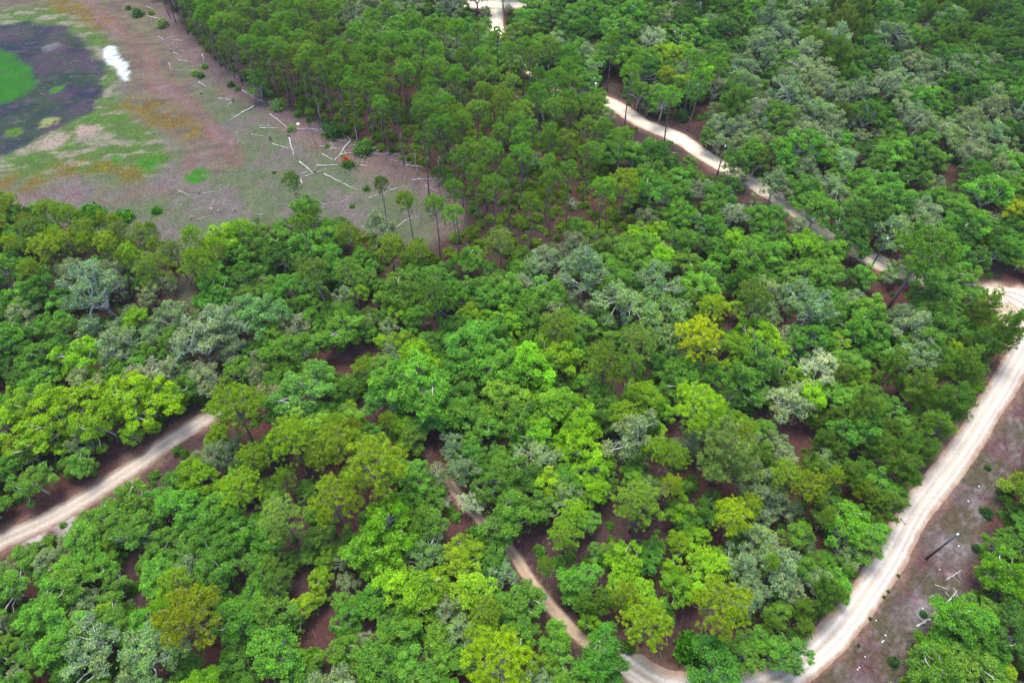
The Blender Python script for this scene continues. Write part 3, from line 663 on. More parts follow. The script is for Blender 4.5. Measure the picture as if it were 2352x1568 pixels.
def describe(ts, cat):
    buckets = {}
    for t in ts:
        if t['label']: continue
        d = [math.hypot(t['px']-m_[0], t['py']-m_[1]) for m_ in MARKS]; i = int(np.argmin(d))
        a = math.atan2(-(t['py']-MARKS[i][1]), t['px']-MARKS[i][0]); s = int(round(a/(math.pi/4))) % 8
        colw = t.get('colw') or KIND[t['code']][4]
        if t['code'] in 'pP': colw = ('small ' if t['R'] < 2.35 else 'full ' if t['R'] > 2.8 else '') + colw
        if cat == 'tree' and t['code'] in 'gbdyf': colw = SIZEW(t['R']) + ' ' + colw
        buckets.setdefault((colw, i, s), []).append((d[i], id(t), t))
    for (colw, i, s), L in buckets.items():
        L.sort()
        for k, (_, _, t) in enumerate(L):
            nm = t.get('noun') or {'oak':'oak','pine':'pine','scrub':'scrub pine'}[KIND[t['code']][0]]
            t['label'] = f"{colw} {nm}, {ORD[min(k,23)]} of its kind {DIRS[s]} {MARKS[i][2]}".replace(' of its kind','')

groups = {'oak': ('oak_tree', 'oaks closing the canopy of the scrub forest'), 'pine': ('pine_tree', 'pines rising above the scrub forest'), 'scrub': ('scrub_pine', 'feathery scrub pines among the oaks')}
def tree_rot(): return rng.uniform(0, 2*math.pi)
protos = {}
rest_all = {}
for kd, (nm, grp) in groups.items():
    L = [t for t in trees if KIND[t['code']][0] == kd]
    vis = sorted([t for t in L if inframe(t)], key=lambda t: (-t['hand'], -t['size'])); ind = vis[:298]; ids = {id(t) for t in ind}
    rest = [t for t in L if id(t) not in ids]; rest_all[kd] = rest
    describe(ind, 'tree')
    first = True
    for t in ind:
        V = KIND[t['code']][1]; big = V is OAK_GREEN and t['R'] > 3.8; V = OAK_BIG if big else V; vi = rng.integers(len(V)); s = t['R']/(4.8 if big else KIND[t['code']][2])
        sz = s*rng.uniform(.88,1.14) if t['code'] not in 'p' else rng.uniform(.85,1.08)
        if t['code'] == 'P': sz = max(s, .75)*rng.uniform(.9,1.1)
        e = place(nm, V[vi], t['x'], t['y'], tree_rot(), s, sz, t['tint'], tilt=(rng.normal(0,.02), rng.normal(0,.02)))
        tag(e, t['label'], 'tree', grp)
        protos.setdefault((id(V), int(vi)), e)
    print('TREES', kd, len(L), 'in frame', len(vis), 'rest', len(rest))

# ------------------------------------------------------------------ scatter object (one "stuff" object with instances of the trees' own meshes)
def scatter(name, items, srcs, kind_label, cat, material_tint=True):
    """items: (x, y, z, rotz, sx, sz, tint, variant); srcs[variant] = list of objects"""
    me = bpy.data.meshes.new(name); n_ = len(items)
    me.vertices.add(n_); me.vertices.foreach_set('co', np.array([i[:3] for i in items],'f').ravel())
    def attr(nm, tp, arr, key='value'):
        a = me.attributes.new(nm, tp, 'POINT'); a.data.foreach_set(key, np.array(arr).ravel())
    attr('rot','FLOAT_VECTOR', np.array([(0,0,i[3]) for i in items],'f'), 'vector')
    attr('scl','FLOAT_VECTOR', np.array([(i[4],i[4],i[5]) for i in items],'f'), 'vector')
    attr('tint','FLOAT_COLOR', np.array([(*i[6],1) for i in items],'f'), 'color')
    attr('vid','INT', np.array([i[7] for i in items],'i'))
    o = link(name, me); mod = o.modifiers.new('scatter','NODES'); ng = bpy.data.node_groups.new(name,'GeometryNodeTree'); mod.node_group = ng
    ng.interface.new_socket('Geometry', in_out='INPUT', socket_type='NodeSocketGeometry'); ng.interface.new_socket('Geometry', in_out='OUTPUT', socket_type='NodeSocketGeometry')
    gi = ng.nodes.new('NodeGroupInput'); go = ng.nodes.new('NodeGroupOutput'); jn = ng.nodes.new('GeometryNodeJoinGeometry')
    ng.links.new(jn.outputs[0], go.inputs[0])
    def named(nm, tp):
        q = ng.nodes.new('GeometryNodeInputNamedAttribute'); q.data_type = tp; q.inputs['Name'].default_value = nm; return q.outputs['Attribute']
    rot, scl, vid = named('rot','FLOAT_VECTOR'), named('scl','FLOAT_VECTOR'), named('vid','INT')
    for k, obs in enumerate(srcs):
        cmp = ng.nodes.new('FunctionNodeCompare'); cmp.data_type = 'INT'; cmp.operation = 'EQUAL'
        ii = [s_ for s_ in cmp.inputs if s_.type == 'INT']; ng.links.new(vid, ii[0]); ii[1].default_value = k
        for ob in obs:
            oi = ng.nodes.new('GeometryNodeObjectInfo'); oi.transform_space = 'ORIGINAL'; oi.inputs['Object'].default_value = ob; oi.inputs['As Instance'].default_value = True
            ip = ng.nodes.new('GeometryNodeInstanceOnPoints')
            ng.links.new(gi.outputs[0], ip.inputs['Points']); ng.links.new(cmp.outputs[0], ip.inputs['Selection']); ng.links.new(oi.outputs['Geometry'], ip.inputs['Instance'])
            e2r = ng.nodes.new('FunctionNodeEulerToRotation'); ng.links.new(rot, e2r.inputs[0]); ng.links.new(e2r.outputs[0], ip.inputs['Rotation']); ng.links.new(scl, ip.inputs['Scale'])
            ng.links.new(ip.outputs[0], jn.inputs[0])
    tag(o, kind_label, cat, kind='stuff'); return o
for kd, nm, lab in (('oak','oak_woodland','continuous green canopy of further oaks filling the forest'),('pine','pine_woodland','further slender pines of the forest stand'),('scrub','scrub_pine_woodland','further feathery scrub pines')):
    items = []; srcs = []; idx = {}
    for t in rest_all[kd]:
        V = KIND[t['code']][1]; cand = [k for k in protos if k[0] == id(V)]; k = cand[rng.integers(len(cand))]
        if k not in idx: idx[k] = len(srcs); srcs.append([c for c in protos[k].children])
        s = t['R']/KIND[t['code']][2]; sz = s*rng.uniform(.88,1.14) if t['code'] != 'p' else rng.uniform(.85,1.08)
        if t['code'] == 'P': sz = max(s, .75)
        items.append((t['x'], t['y'], 0, tree_rot(), s, sz, t['tint'], idx[k]))
    if items: scatter(nm, items, srcs, lab, 'woodland')
# ------------------------------------------------------------------ small trees, shrubs, snags, stumps, fallen logs on the clearing
small = []
def thing_px(name, meshes, px, py, s, lab, cat, grp=None, tint=None, z=0, parts=('trunk','crown'), sz=None):
    x, y, _ = at(px, py, z); e = place(name, meshes, x, y, rng.uniform(0,6.28), s, sz, tint, parts); tag(e, lab, cat, grp); return e
SH = [((885,62),.9,'small dark green shrub, topmost on the old bank'),((955,108),1.7,'dark green bush near the top of the clearing'),((1125,178),1.6,'pale green bush by the upper forest edge'),((1040,98),.9,'slim green shrub between the two top bushes'),
 ((1345,510),1.1,'green shrub right of the long pale log'),((1385,530),1.0,'darker green shrub beside the green one right of the long log'),((1410,465),.9,'light green shrub above the end of the long log'),((1590,590),1.0,'dark shrub under the pine edge, left of a smaller one'),((1635,618),.7,'small round shrub just below the pine edge')]
SHT = {'pale': (.13,.22,.06), 'light': (.10,.22,.02), 'dark': (.035,.10,.02)}
def tint_for(l): 
    for k, v in SHT.items():
        if k in l: return tuple(1.5*q for q in v)
    return (.09,.24,.03)
first_shrub = []
for (zx, zy), s, lab in SH:
    e = thing_px('shrub', SHRUB[len(first_shrub) % 4], *z1(zx, zy), s, lab, 'shrub', 'shrubs scattered over the clearing', tint_for(lab), 0, ('stem','foliage')); first_shrub.append(e)
SH2 = [((155,740),1.8,'pale green feathery bush at the upper clearing edge'),((248,895),1.1,'round green shrub between the two pale logs'),((540,925),2.5,'large dark green round bush at the pine edge'),((745,1045),2.2,'green bush rooted in the pile of crossed logs'),
 ((760,1300),.8,'small upright green shrub alone in the lower clearing'),((490,1010),.6,'tiny green shrub left of the log pile'),((660,1422),.6,'tiny green shrub near the clearing bottom'),((290,795),1.0,'grey-green low shrub on the reddish litter'),
 ((600,1080),.5,'tiny shrub under the thick leaning log'),((125,1190),.4,'tiny dark green shrub left of the lower logs'),((1340,1240),1.3,'green shrub at the clearing corner under pines')]
for (zx, zy), s, lab in SH2:
    e = thing_px('shrub', SHRUB[rng.integers(4)], *z2(zx, zy), s, lab, 'shrub', 'shrubs scattered over the clearing', tint_for(lab), 0, ('stem','foliage'))
for (px, py, s, lab, tn) in [(213,500,2.6,'bright green dome bush, leftmost below the clearing',(.04,.19,.003)),(285,503,1.9,'bright green dome bush, middle of three below the clearing',(.06,.22,.004)),(362,486,1.1,'smallest bright green tuft of the three',(.06,.22,.004)),(1585,1490,2.1,'dark glossy green bush on the litter by the bottom bend',(.04,.17,.002)),
      (1442,1488,.9,'small olive green shrub beside the bottom bend',(.06,.13,.01)),(1565,272,1.8,'dark green round shrub beside the upper road gap',(.03,.12,.02)),(265,1275,1.8,'bright green dome bush in the lower left forest',(.06,.2,.005)),(1090,1230,1.4,'small green shrub beside the lower track',(.06,.2,.02)),
      (2180,1330,.0,'',None),(2265,1180,.9,'dark shrub on the right edge of the verge',(.03,.09,.02)),(2300,1130,.8,'dark shrub, upper of two right of the verge',(.03,.09,.02)),(2240,1260,.6,'small dark shrub by the verge trees',(.03,.09,.02)),
      (2062,1322,.25,'small green shrub on the verge beside the road, upper',(.03,.14,.02)),(2040,1358,.25,'small green shrub beside the road, second down',(.03,.14,.02)),(2030,1371,.25,'small green shrub beside the road, third down',(.03,.14,.02)),(1998,1420,.25,'small green shrub beside the road, fourth down',(.03,.12,.02)),(1972,1482,.25,'small green shrub beside the road, lowest',(.03,.12,.02)),
      (2120,1410,.5,'tiny shrub on the verge left of the fallen limb',(.04,.15,.02)),(2050,1520,.7,'dark low shrub at the verge bottom',(.03,.10,.02)),(2268,1075,.5,'tiny dark shrub near the verge top',(.03,.12,.02))]:
    if s > 0:
        e = thing_px('shrub', SHRUB[rng.integers(4)], px, py, s, lab, 'shrub', 'shrubs scattered over the open ground', tn, 0, ('stem','foliage'))
# bare and dead trees
for (px, py, s, v, lab, tn) in [(1315,452,.62,0,'bare grey leafless tree among the sparse pines',None),(1280,1505,.62,3,'pale half-bare tree at the bottom beside the track',(.30,.36,.30)),(2190,170,.75,2,'whitish dead crown at upper right',(.42,.40,.36)),(2262,498,.62,2,'pale grey dying oak below the upper right canopy',(.30,.36,.30)),
      (1715,1395,.55,1,'small bleached dead tree leaning by the dense pine',None),(965,690,.55,2,'thin pale-trunked tree above the leaf-litter clearing',(.2,.27,.05)),(1030,1150,.42,2,'pale lichen-covered small tree by the track glimpse',(.34,.42,.34)),(985,1282,.5,0,'white-limbed bare tree among the lower oaks',None),(2175,150,.5,0,'bare white limbs left of the white dead crown',None),
      (1935,270,.5,0,'bare twisted tree among the upper right oaks',None),(1560,1110,.5,1,'bare forked tree right of centre below the small pine',None),(20,660,.6,0,'pale bare limbs at the left edge',None)]:
    z = 4.5*s; e = thing_px('dead_tree', BARE[v], px, py, s, lab, 'dead tree', 'dead and bare trees in the forest', tn, z)
# snags: standing dead trunks at the edge of the clearing (top, base in zoom pixels)
def upright(name, top, base, z, lab, rad, material, grp, seed, stubs=4):
    x, y, _ = at(*base)
    # height at which the trunk's picture reaches the top pixel
    H = 4.0
    for h in np.arange(1, 20, .1):
        if proj(x, y, h)[1] <= top[1]: H = h; break
    o = link(name, make_snag(seed, H, stubs, rad).mesh(name, material, True)); o.location = (x, y, 0); tag(o, lab, 'snag', grp); return o
G_ = 'standing dead trunks along the clearing'
upright('tree_snag', z2(697,870), z2(697,975), 0, 'thin pale standing snag above the log pile', .13, M_DEADBARK, G_, 1)
upright('tree_snag', z2(1100,1060), z2(1108,1195), 0, 'pale standing snag right of the lone pine', .15, M_DEADBARK, G_, 2, 2)
upright('tree_snag', z2(1245,1060), z2(1262,1245), 0, 'tallest pale snag at the lower right of the clearing', .15, M_DEADBARK, G_, 3, 2)
upright('tree_snag', z2(430,660), z2(448,828), 0, 'thin bleached snag in front of the pine stand', .10, M_DEADBARK, G_, 4)
upright('tree_snag', z2(500,870), z2(505,942), 0, 'short bleached snag beside the dark round bush', .10, M_DEADBARK, G_, 5, 1)
upright('tree_snag', z2(965,925), z2(1018,1125), 0, 'leaning grey snag in front of the palmettos', .10, M_DEADBARK, G_, 6, 3)
upright('tree_snag', z2(38,655), z2(48,705), 0, 'short white snag at the upper litter edge', .08, M_DEADBARK, G_, 7, 2)
# orange barked dead pine in the stand
x, y, _ = at(*z2(1025,822)); pt = link('dead_pine', make_snag(31, 15.5, 7, .26).mesh('dead_pine', M_REDBARK, True)); pt.location = (x, y, 0); tag(pt, 'dead pine with peeled orange bark inside the tall stand', 'dead tree')
# lone pines on / beside the clearing
for (px, py, s, sz, lab, tn) in [(z2(1190,1350)[0], z2(1190,1350)[1], 1.05, 1.0, 'lone tall pine with a full crown beside the clearing', (.08,.18,.02)), (z2(410,990)[0], z2(410,990)[1], .28, .42, 'small lone young pine beside the pale logs', (.05,.15,.015)),
                          (z2(1300,1540)[0], z2(1300,1540)[1], .6, .9, 'thin pine on the litter below the lone pine', (.09,.17,.03)), (z2(905,1560)[0], z2(905,1560)[1], .7, .8, 'thin pine at the lower clearing edge', (.11,.19,.02)),
                          (z2(1020,1125)[0], z2(1020,1125)[1], .9, .95, 'slim pine in front of the palmetto edge', (.07,.16,.02))]:
    x, y, _ = at(px, py); e = place('pine_tree', PINE_TALL[rng.integers(5)], x, y, rng.uniform(0,6), s, sz, tn); tag(e, lab, 'tree', groups['pine'][1])

def log(a, b_, rad, lab, material=M_LOG, grp='fallen logs strewn over the clearing', lift=.0, seed=0, stub=2, name='fallen_log'):
    r = np.random.default_rng(seed+900); A0 = np.array(at(*a)); B0 = np.array(at(*b_)); g = Geo(); o0 = (A0+B0)/2
    n_ = 8; ts = np.linspace(0,1,n_); P = A0*(1-ts)[:,None]+B0*ts[:,None]; L = np.linalg.norm(B0-A0)
    w = r.normal(0,.012*L,(n_,2)); w[0] = w[-1] = 0; P[:,:2] += w; rr = np.linspace(rad*.85, rad*.32, n_); P[:,2] = rr*.85 + lift*ts
    P = P - np.array([o0[0],o0[1],0]); g.tube(P, rr, 8)
    for k in range(stub):
        i = r.integers(2,n_); a_ = r.uniform(0,6.28); g.tube(limb(P[i], P[i]+np.array([math.cos(a_), math.sin(a_), .35])*r.uniform(.4,1.3), r, .08, 3), [rad*.35,rad*.25,rad*.12], 4)
    ob = link(name, g.mesh(name, material, True)); ob.location = (o0[0], o0[1], 0); tag(ob, lab, 'log', grp); return ob
LOGS2 = [ # zoom 2 pixels: ax ay bx by radius label dark
 (25,883,160,880,.15,'pale straight log, lower of a pair at the left'),(18,866,110,866,.10,'thin pale log, upper of a pair at the left'),(0,932,50,935,.09,'thin log lying below the left pair'),(95,785,158,832,.17,'orange-brown end log on the reddish litter'),(160,833,218,880,.14,'pale log continuing from the orange-brown one'),
 (270,888,370,892,.15,'pale log left of the small young pine'),(372,890,495,892,.11,'pale log right of the small young pine'),(405,912,465,875,.10,'thin branchy log crossing behind the young pine'),(228,950,262,1075,.17,'pale log pointing down, left of centre of the clearing'),(115,990,225,1022,.13,'pale log right of the dark stump'),
 (300,1115,398,1195,.20,'thick pale log slanting down to a dark stump'),(328,1220,490,1163,.17,'pale log rising right from the dark stump'),(418,1143,600,1133,.18,'long white log left of the fallen pine top'),(470,1198,605,1265,.17,'long white log, upper half of the broken pair'),(607,1266,672,1300,.13,'white log, lower half of the broken pair'),
 (305,1235,320,1268,.16,'short pale log alone at the lower left'),(310,1198,355,1180,.12,'short grey log left of the dark stump'),(255,1220,290,1210,.09,'shortest grey log left of the stump'),(650,970,540,1112,.24,'thickest pale log, leaning through the log pile'),(455,1058,535,1105,.13,'pale log meeting the thickest log at its foot'),
 (440,1006,560,1022,.13,'pale log at the left of the log pile'),(510,955,630,975,.10,'thin log above the log pile'),(525,1032,620,1010,.12,'pale log crossing behind the thickest log'),(580,1062,720,1048,.15,'long white log right of the thickest log'),(650,998,760,1002,.11,'pale log behind the green bush'),
 (780,1030,885,998,.17,'white log rising right of the green bush'),(790,1058,890,1060,.13,'long thin log right of the bush, left half'),(893,1056,990,1060,.10,'long thin log right of the bush, right half'),(795,1046,830,1062,.08,'short stick beside the long thin log'),(670,1132,762,1140,.13,'pale log right of the fallen pine top'),
 (505,1036,545,1008,.09,'thin stick in the left of the log pile'),(510,980,535,1012,.09,'short stick above the left of the log pile'),(930,1102,975,1112,.10,'short log below the long thin one'),(1030,1136,1100,1145,.14,'pale log at the reddish edge, left piece'),(1102,1143,1160,1150,.11,'pale log at the reddish edge, right piece'),
 (1075,1238,1235,1230,.15,'grey log beside the lone tall pine'),(1165,1278,1240,1310,.13,'grey log below the lone tall pine'),(775,1368,920,1312,.15,'long brown-grey log, lower half'),(922,1310,1070,1278,.14,'long brown-grey log, upper half'),(575,1398,655,1348,.07,'thin stick in the lower clearing'),
 (600,1450,640,1430,.06,'thinnest stick in the lower clearing'),(445,1401,475,1403,.12,'short pale log at the clearing bottom'),(430,1450,475,1415,.07,'thin stick under the short pale log'),(1215,1290,1300,1205,.17,'pale forked log leaning at the clearing corner'),(0,1475,35,1478,.14,'white short log left of the lower pines'),
 (10,688,70,705,.10,'thin log at the upper litter edge'),(1120,1228,1150,1245,.08,'stick across the grey log'),(770,945,795,962,.08,'short stick above the green bush'),(610,930,650,955,.10,'short log at the pine edge'),(655,905,668,945,.10,'short upright stick-like log at the pine edge'),
 (960,1570,1040,1510,.15,'grey log at the lower clearing edge'),(1045,1508,1130,1490,.10,'thin log ending at the lower pines')]
for i, q in enumerate(LOGS2): log(z2(q[0],q[1]), z2(q[2],q[3]), q[4], q[5], seed=i, stub=2 if i % 2 else 1)
LOGS1 = [(1010,47,1055,65,.10,'short pale log, topmost of the clearing'),(1020,115,1110,130,.15,'pale log beside the top bush'),(1110,282,1200,248,.11,'thin log rising right, upper clearing'),(1210,493,1300,470,.11,'long pale log, left half, upper clearing'),(1302,469,1405,445,.11,'long pale log, right half, upper clearing'),
 (1390,375,1403,418,.13,'short log pointing down above the long pale log'),(1225,415,1300,425,.12,'pale log left of the short upright one'),(1185,362,1235,378,.11,'short pale log left of the upper shrubs'),(1500,678,1600,690,.16,'pale log ending at a dark stump, upper clearing'),(1750,733,1580,830,.24,'thick tapering white log in the middle clearing'),
 (1665,622,1760,680,.13,'pale log at the reddish litter edge'),(1370,567,1420,597,.12,'short pale log below the dark shrubs'),(1205,275,1260,285,.10,'short thin log right of the rising one'),(1160,435,1175,475,.08,'small stick left of the long pale log'),(1385,1335,1500,1315,.11,'thin grey log at the lower left clearing'),
 (1225,1310,1305,1345,.08,'thin stick left of the thin grey log'),(1360,1515,1440,1485,.12,'brown log near the bottom left of the clearing'),(1600,700,1555,740,.11,'orange-brown log below the dark stump'),(1440,1435,1465,1435,.16,'short white log near the clearing bottom'),(1090,255,1120,268,.12,'short whitish log by the upper trail'),(1250,350,1280,358,.07,'tiny stick in the upper clearing'),
 (1615,908,1640,915,.07,'tiny stick right of the wheel path'),(1730,922,1760,930,.09,'short stick in the middle clearing')]
for i, q in enumerate(LOGS1): log(z1(q[0],q[1]), z1(q[2],q[3]), q[4], q[5], seed=60+i, stub=1)
log(z2(715,1080), z2(632,1112), .14, 'dark fallen pine trunk in front of the log pile', M_LOGDARK, seed=90)
log(z2(755,1045), z2(800,1090), .14, 'dark log right of the green bush', M_LOGDARK, seed=91)
# bleached limbs on the verge and beside the right forest
def z4(x, y): return (1764+x*.3339, 1045+y*.3339)
log(z4(1020,1180), z4(1190,1085), .20, 'long grey fallen limb, lower part, on the verge', M_LOG, 'fallen limbs on the verge', seed=95, stub=4)
log(z4(1215,1030), z4(1300,930), .16, 'bleached twisted limb above the verge oak', M_DEADBARK, 'fallen limbs on the verge', seed=96, stub=5)
log(z4(1220,862), z4(1330,790), .14, 'grey fallen limb halfway up the verge', M_LOG, 'fallen limbs on the verge', seed=97, stub=4)
log(z4(1145,890), z4(1240,922), .07, 'thin whitish stick on the verge', M_DEADBARK, 'fallen limbs on the verge', seed=98, stub=2)
log(z4(1455,410), z4(1500,450), .07, 'thin stick near the verge top', M_DEADBARK, 'fallen limbs on the verge', seed=99, stub=2)
def z3(x, y): return (1176+x*.3339, 1045+y*.3339)
log(z3(665,1200), z3(745,1140), .07, 'thin bleached stick on the litter by the bottom bend', M_DEADBARK, 'sticks on the litter', seed=101, stub=3)
log(z3(1040,1130), z3(1070,1290), .06, 'thin grey stick under the lower pines', M_DEADBARK, 'sticks on the litter', seed=102, stub=4)
# stumps
def stump(px, py, rad, h, lab, material=M_LOGDARK):
    r = np.random.default_rng(int(px)); g = Geo(); x, y, _ = at(px, py)
    g.tube([(0,0,-.05),(0,0,.06),(.02,0,h*.5),(.04,.02,h)], [rad*1.5,rad*1.15,rad,rad*.85], 9)
    for k in range(5): a = k*1.26+r.normal(0,.2); g.tube([(math.cos(a)*rad*.8, math.sin(a)*rad*.8, .12),(math.cos(a)*rad*1.8, math.sin(a)*rad*1.8, .03),(math.cos(a)*rad*2.6, math.sin(a)*rad*2.6,-.03)], [rad*.35,rad*.22,rad*.08], 5)
    o = link('tree_stump', g.mesh('tree_stump', material, True)); o.location = (x, y, 0); tag(o, lab, 'stump', 'old stumps on the clearing')
for (p, rad, h, lab) in [(z2(100,965),.3,1.3,'tall dark stump at the left of the clearing logs'),(z2(222,940),.2,.8,'dark stump at the head of the down-pointing log'),(z2(405,1190),.32,.9,'dark stump where two pale logs meet'),(z1(1600,700),.28,.9,'dark stump at the end of an upper log'),(z1(1178,358),.22,.8,'small dark stump in the upper clearing'),
                     (z1(1325,1503),.35,.6,'dark stump near the bottom left of the clearing'),(z1(1505,1460),.3,.5,'grey-brown stump right of the bottom left one'),(z1(1610,1455),.3,.5,'dark stump, rightmost of the lower three'),(z1(1370,1330),.2,.6,'small stump at the end of the thin grey log'),(z1(1385,650),.2,.8,'thin dark stump in the middle of the clearing'),(z2(455,860),.2,.7,'dark stump behind the branchy log'),(z1(1025,108),.25,.5,'reddish-brown stump at the foot of the top bush')]:
    stump(*p, rad, h, lab)
# the dead orange needles of the fallen pine top
r = np.random.default_rng(77); g = Geo(); C = r.normal(0,1,(60,3))*np.array([.42,.42,.22])+[0,0,.45]; leaf_cloud(g, C, .16, 9, .16, r.normal(.5,.1,60), rnd=r)
cm = g.mesh('needle_clump', M_LEAF); o = link('fallen_branch', cm); o['tint'] = [.55,.10,.03]; x, y, _ = at(*z2(625,1103)); o.location = (x,y,0); tag(o, 'rusty orange dead pine branch lying in the log pile', 'branch')
g = Geo(); C = r.normal(0,1,(120,3))*np.array([1.1,.7,.3])+[0,0,.4]; tuft_needles(g, C, np.tile([.4,-.6,.3],(120,1)), .5, 16, r, r.normal(.5,.1,120), .05)
o = link('fallen_branch', g.mesh('fallen_branch', M_NEEDLE)); o['tint'] = [.06,.18,.015]; x, y, _ = at(*z2(635,1140)); o.location = (x,y,0); tag(o, 'green fallen pine top below the rusty orange branch', 'branch')

# ------------------------------------------------------------------ utility poles and their wires
m, n, b = mat('white_ceramic'); b.inputs['Base Color'].default_value = (.75,.78,.8,1); M_WHITE = m
m, n, b = mat('grey_cable'); b.inputs['Base Color'].default_value = (.13,.12,.14,1); M_CABLE = m
M_POLE = bark_mat('tarred_pole_wood', (.03,.035,.035), (.09,.09,.09), 3)
def pole(x, y, H, lab, transformer=False):
    e = bpy.data.objects.new('utility_pole', None); col.objects.link(e); e.location = (x, y, 0); tag(e, lab, 'power pole', 'power poles along the sand roads')
    g = Geo(); g.tube([(0,0,-.2),(0,0,H*.5),(0,0,H)], [.17,.14,.11], 10); link('pole', g.mesh('pole', M_POLE, True), e)
    g = Geo(); g.tube([(0,0,H-.02),(0,0,H+.12),(0,0,H+.2),(0,0,H+.36)], [.06,.15,.10,.12], 10); link('insulator', g.mesh('insulator', M_WHITE, True), e)
    g = Geo(); g.tube([(.05,0,H-1.2),(.22,0,H-1.15),(.24,0,H-1.0)], [.03,.05,.05], 6); link('bracket', g.mesh('bracket', M_WHITE, True), e)
    if transformer:
        g = Geo(); g.tube([(.36,0,H-1.9),(.36,0,H-1.85),(.36,0,H-1.1),(.36,0,H-1.02)], [.16,.24,.24,.14], 12); link('transformer', g.mesh('transformer', M_WHITE, True), e)
def wire(a, b_, sag, lab):
    A0, B0 = np.array(a), np.array(b_); o0 = (A0+B0)/2; ts = np.linspace(0,1,24); P = A0*(1-ts)[:,None]+B0*ts[:,None]; P[:,2] -= 4*sag*ts*(1-ts)
    g = Geo(); g.tube(P-np.array([o0[0],o0[1],0]), np.full(24,.011), 5); o = link('power_line', g.mesh('power_line', M_CABLE)); o.location = (o0[0],o0[1],0); tag(o, lab, 'wire', 'power lines beside the roads')
p0 = np.array(at(2127,1283)); 
dirw = np.array(at(1948,1566,7.5)) - np.array([p0[0],p0[1],7.5]); dirw = dirw/np.linalg.norm(dirw)
p1 = p0 + dirw*46; p2 = p0 - dirw*44
pole(p0[0], p0[1], 9.0, 'dark power pole with white top on the purple-brown verge')
pole(p1[0], p1[1], 9.0, 'dark power pole below the bottom edge of the verge'); pole(p2[0], p2[1], 9.0, 'dark power pole off the right edge by the road')
for (u, v, s1) in ((p0,p1,'lower'),(p0,p2,'upper')):
    wire((u[0],u[1],9.3), (v[0],v[1],9.3), .5, f'top wire running from the verge pole to the {s1} side'); wire((u[0]+.25,u[1],8.0), (v[0]+.25,v[1],8.0), .6, f'second wire running from the verge pole to the {s1} side')
up = []
for (px, py, lab, tr) in [(1146,52,'dark power pole beside the sandy crossing at the top',False),(1366,180,'power pole with white transformer above the upper road',True),(1666,336,'power pole standing right of the widest road gap',False),(2039,548,'power pole behind the flat pine on the upper road',False)]:
    x, y, _ = at(px, py, 9.2); pole(x, y, 9.0, lab, tr); up.append((x,y))
for k in range(3): wire((*up[k],9.3), (*up[k+1],9.3), .8, ['wire from the top crossing pole to the transformer pole','wire from the transformer pole to the road gap pole','wire from the road gap pole to the flat pine pole'][k])
wire((*up[3],9.3), (p2[0],p2[1],9.3), .8, 'wire from the flat pine pole across the junction')
# ------------------------------------------------------------------ blue tarpaulin glimpsed at the top, white debris
m, n, b = mat('blue_tarpaulin'); b.inputs['Base Color'].default_value = (.01,.22,.75,1); b.inputs['Roughness'].default_value = .4
r = np.random.default_rng(5); bmx = 12; u = np.linspace(-1,1,bmx); UX, UY = np.meshgrid(u,u); Z = 1.9*(1-.45*np.abs(UX)**2-.25*np.abs(UY)**3) + .08*r.normal(0,1,UX.shape); Z[np.maximum(abs(UX),abs(UY)) > .95] = .15
V = np.stack([UX*2.3, UY*1.7, Z],-1).reshape(-1,3); F = [(j*bmx+i, j*bmx+i+1, (j+1)*bmx+i+1, (j+1)*bmx+i) for j in range(bmx-1) for i in range(bmx-1)]
me = bpy.data.meshes.new('tarpaulin'); me.from_pydata(V.tolist(), [], F); me.materials.append(m); o = link('tarpaulin', me); x, y, _ = at(1467,14,1.5); o.location = (x,y,0); tag(o, 'small bright blue tarpaulin among trees at the top edge', 'tarpaulin')
M_STONE = bark_mat('white_limerock', (.5,.48,.5), (.8,.8,.82), 3)
spots = [(1505,1455),(370,1470),(20,1375),(30,1368),(110,1402),(1450,1438)]
stones = [z1(*s_) for s_ in spots[1:5]] + [z2(290,855)] + [z4(*s_) for s_ in ((1065,1052),(1132,965),(808,1238),(795,1275),(785,1285),(668,1385),(628,1458),(615,1472),(745,1135),(1312,622),(1180,785),(1378,315),(1480,378),(1450,215))] + [z3(885,1408),(1176+1000*.3339,1045+1462*.3339)] 
names = ['white flat stone in the lower left clearing','whitish stone at the left edge of the clearing','second whitish stone at the left edge','brownish-white stone below the left edge pair','white chalky stone on the reddish litter'] + \
 ['white stone in the middle of the verge','white stone just below the fallen limb tips','larger white stone of the low verge pair','upper stone of the low verge cluster','lower stone of the low verge cluster','white stone left of the wires near the bottom','upper white stone by the verge bottom','lower white stone by the verge bottom','small stone beside the verge road edge','white stone right of the power pole foot','white stone below the power pole','white stone near the verge top, left','white stone near the verge top, right','topmost white stone on the verge','white stone on the litter above the bottom bend','second white stone by the bottom bend']
for i, ((px,py), lab) in enumerate(zip(stones, names)):
    r = np.random.default_rng(700+i); g = Geo(); s_ = (.5 if i < 5 else .11)*r.uniform(.8,1.3); g.tube([(0,0,-.03),(0,0,.05*s_*4),(.03*s_,0,s_*.35),(0,.04*s_,s_*.5)], [s_,s_*.95,s_*.7,s_*.3], 7)
    me = g.mesh('stone', M_STONE, True); co = np.zeros(len(me.vertices)*3,'f'); me.vertices.foreach_get('co', co); co = co.reshape(-1,3); co *= r.uniform(.75,1.25,(len(co),1)); me.vertices.foreach_set('co', co.ravel())
    o = link('stone', me); x, y, _ = at(px,py); o.location = (x,y,0); o.rotation_euler.z = r.uniform(0,6); tag(o, lab, 'stone', 'white stones on open ground')

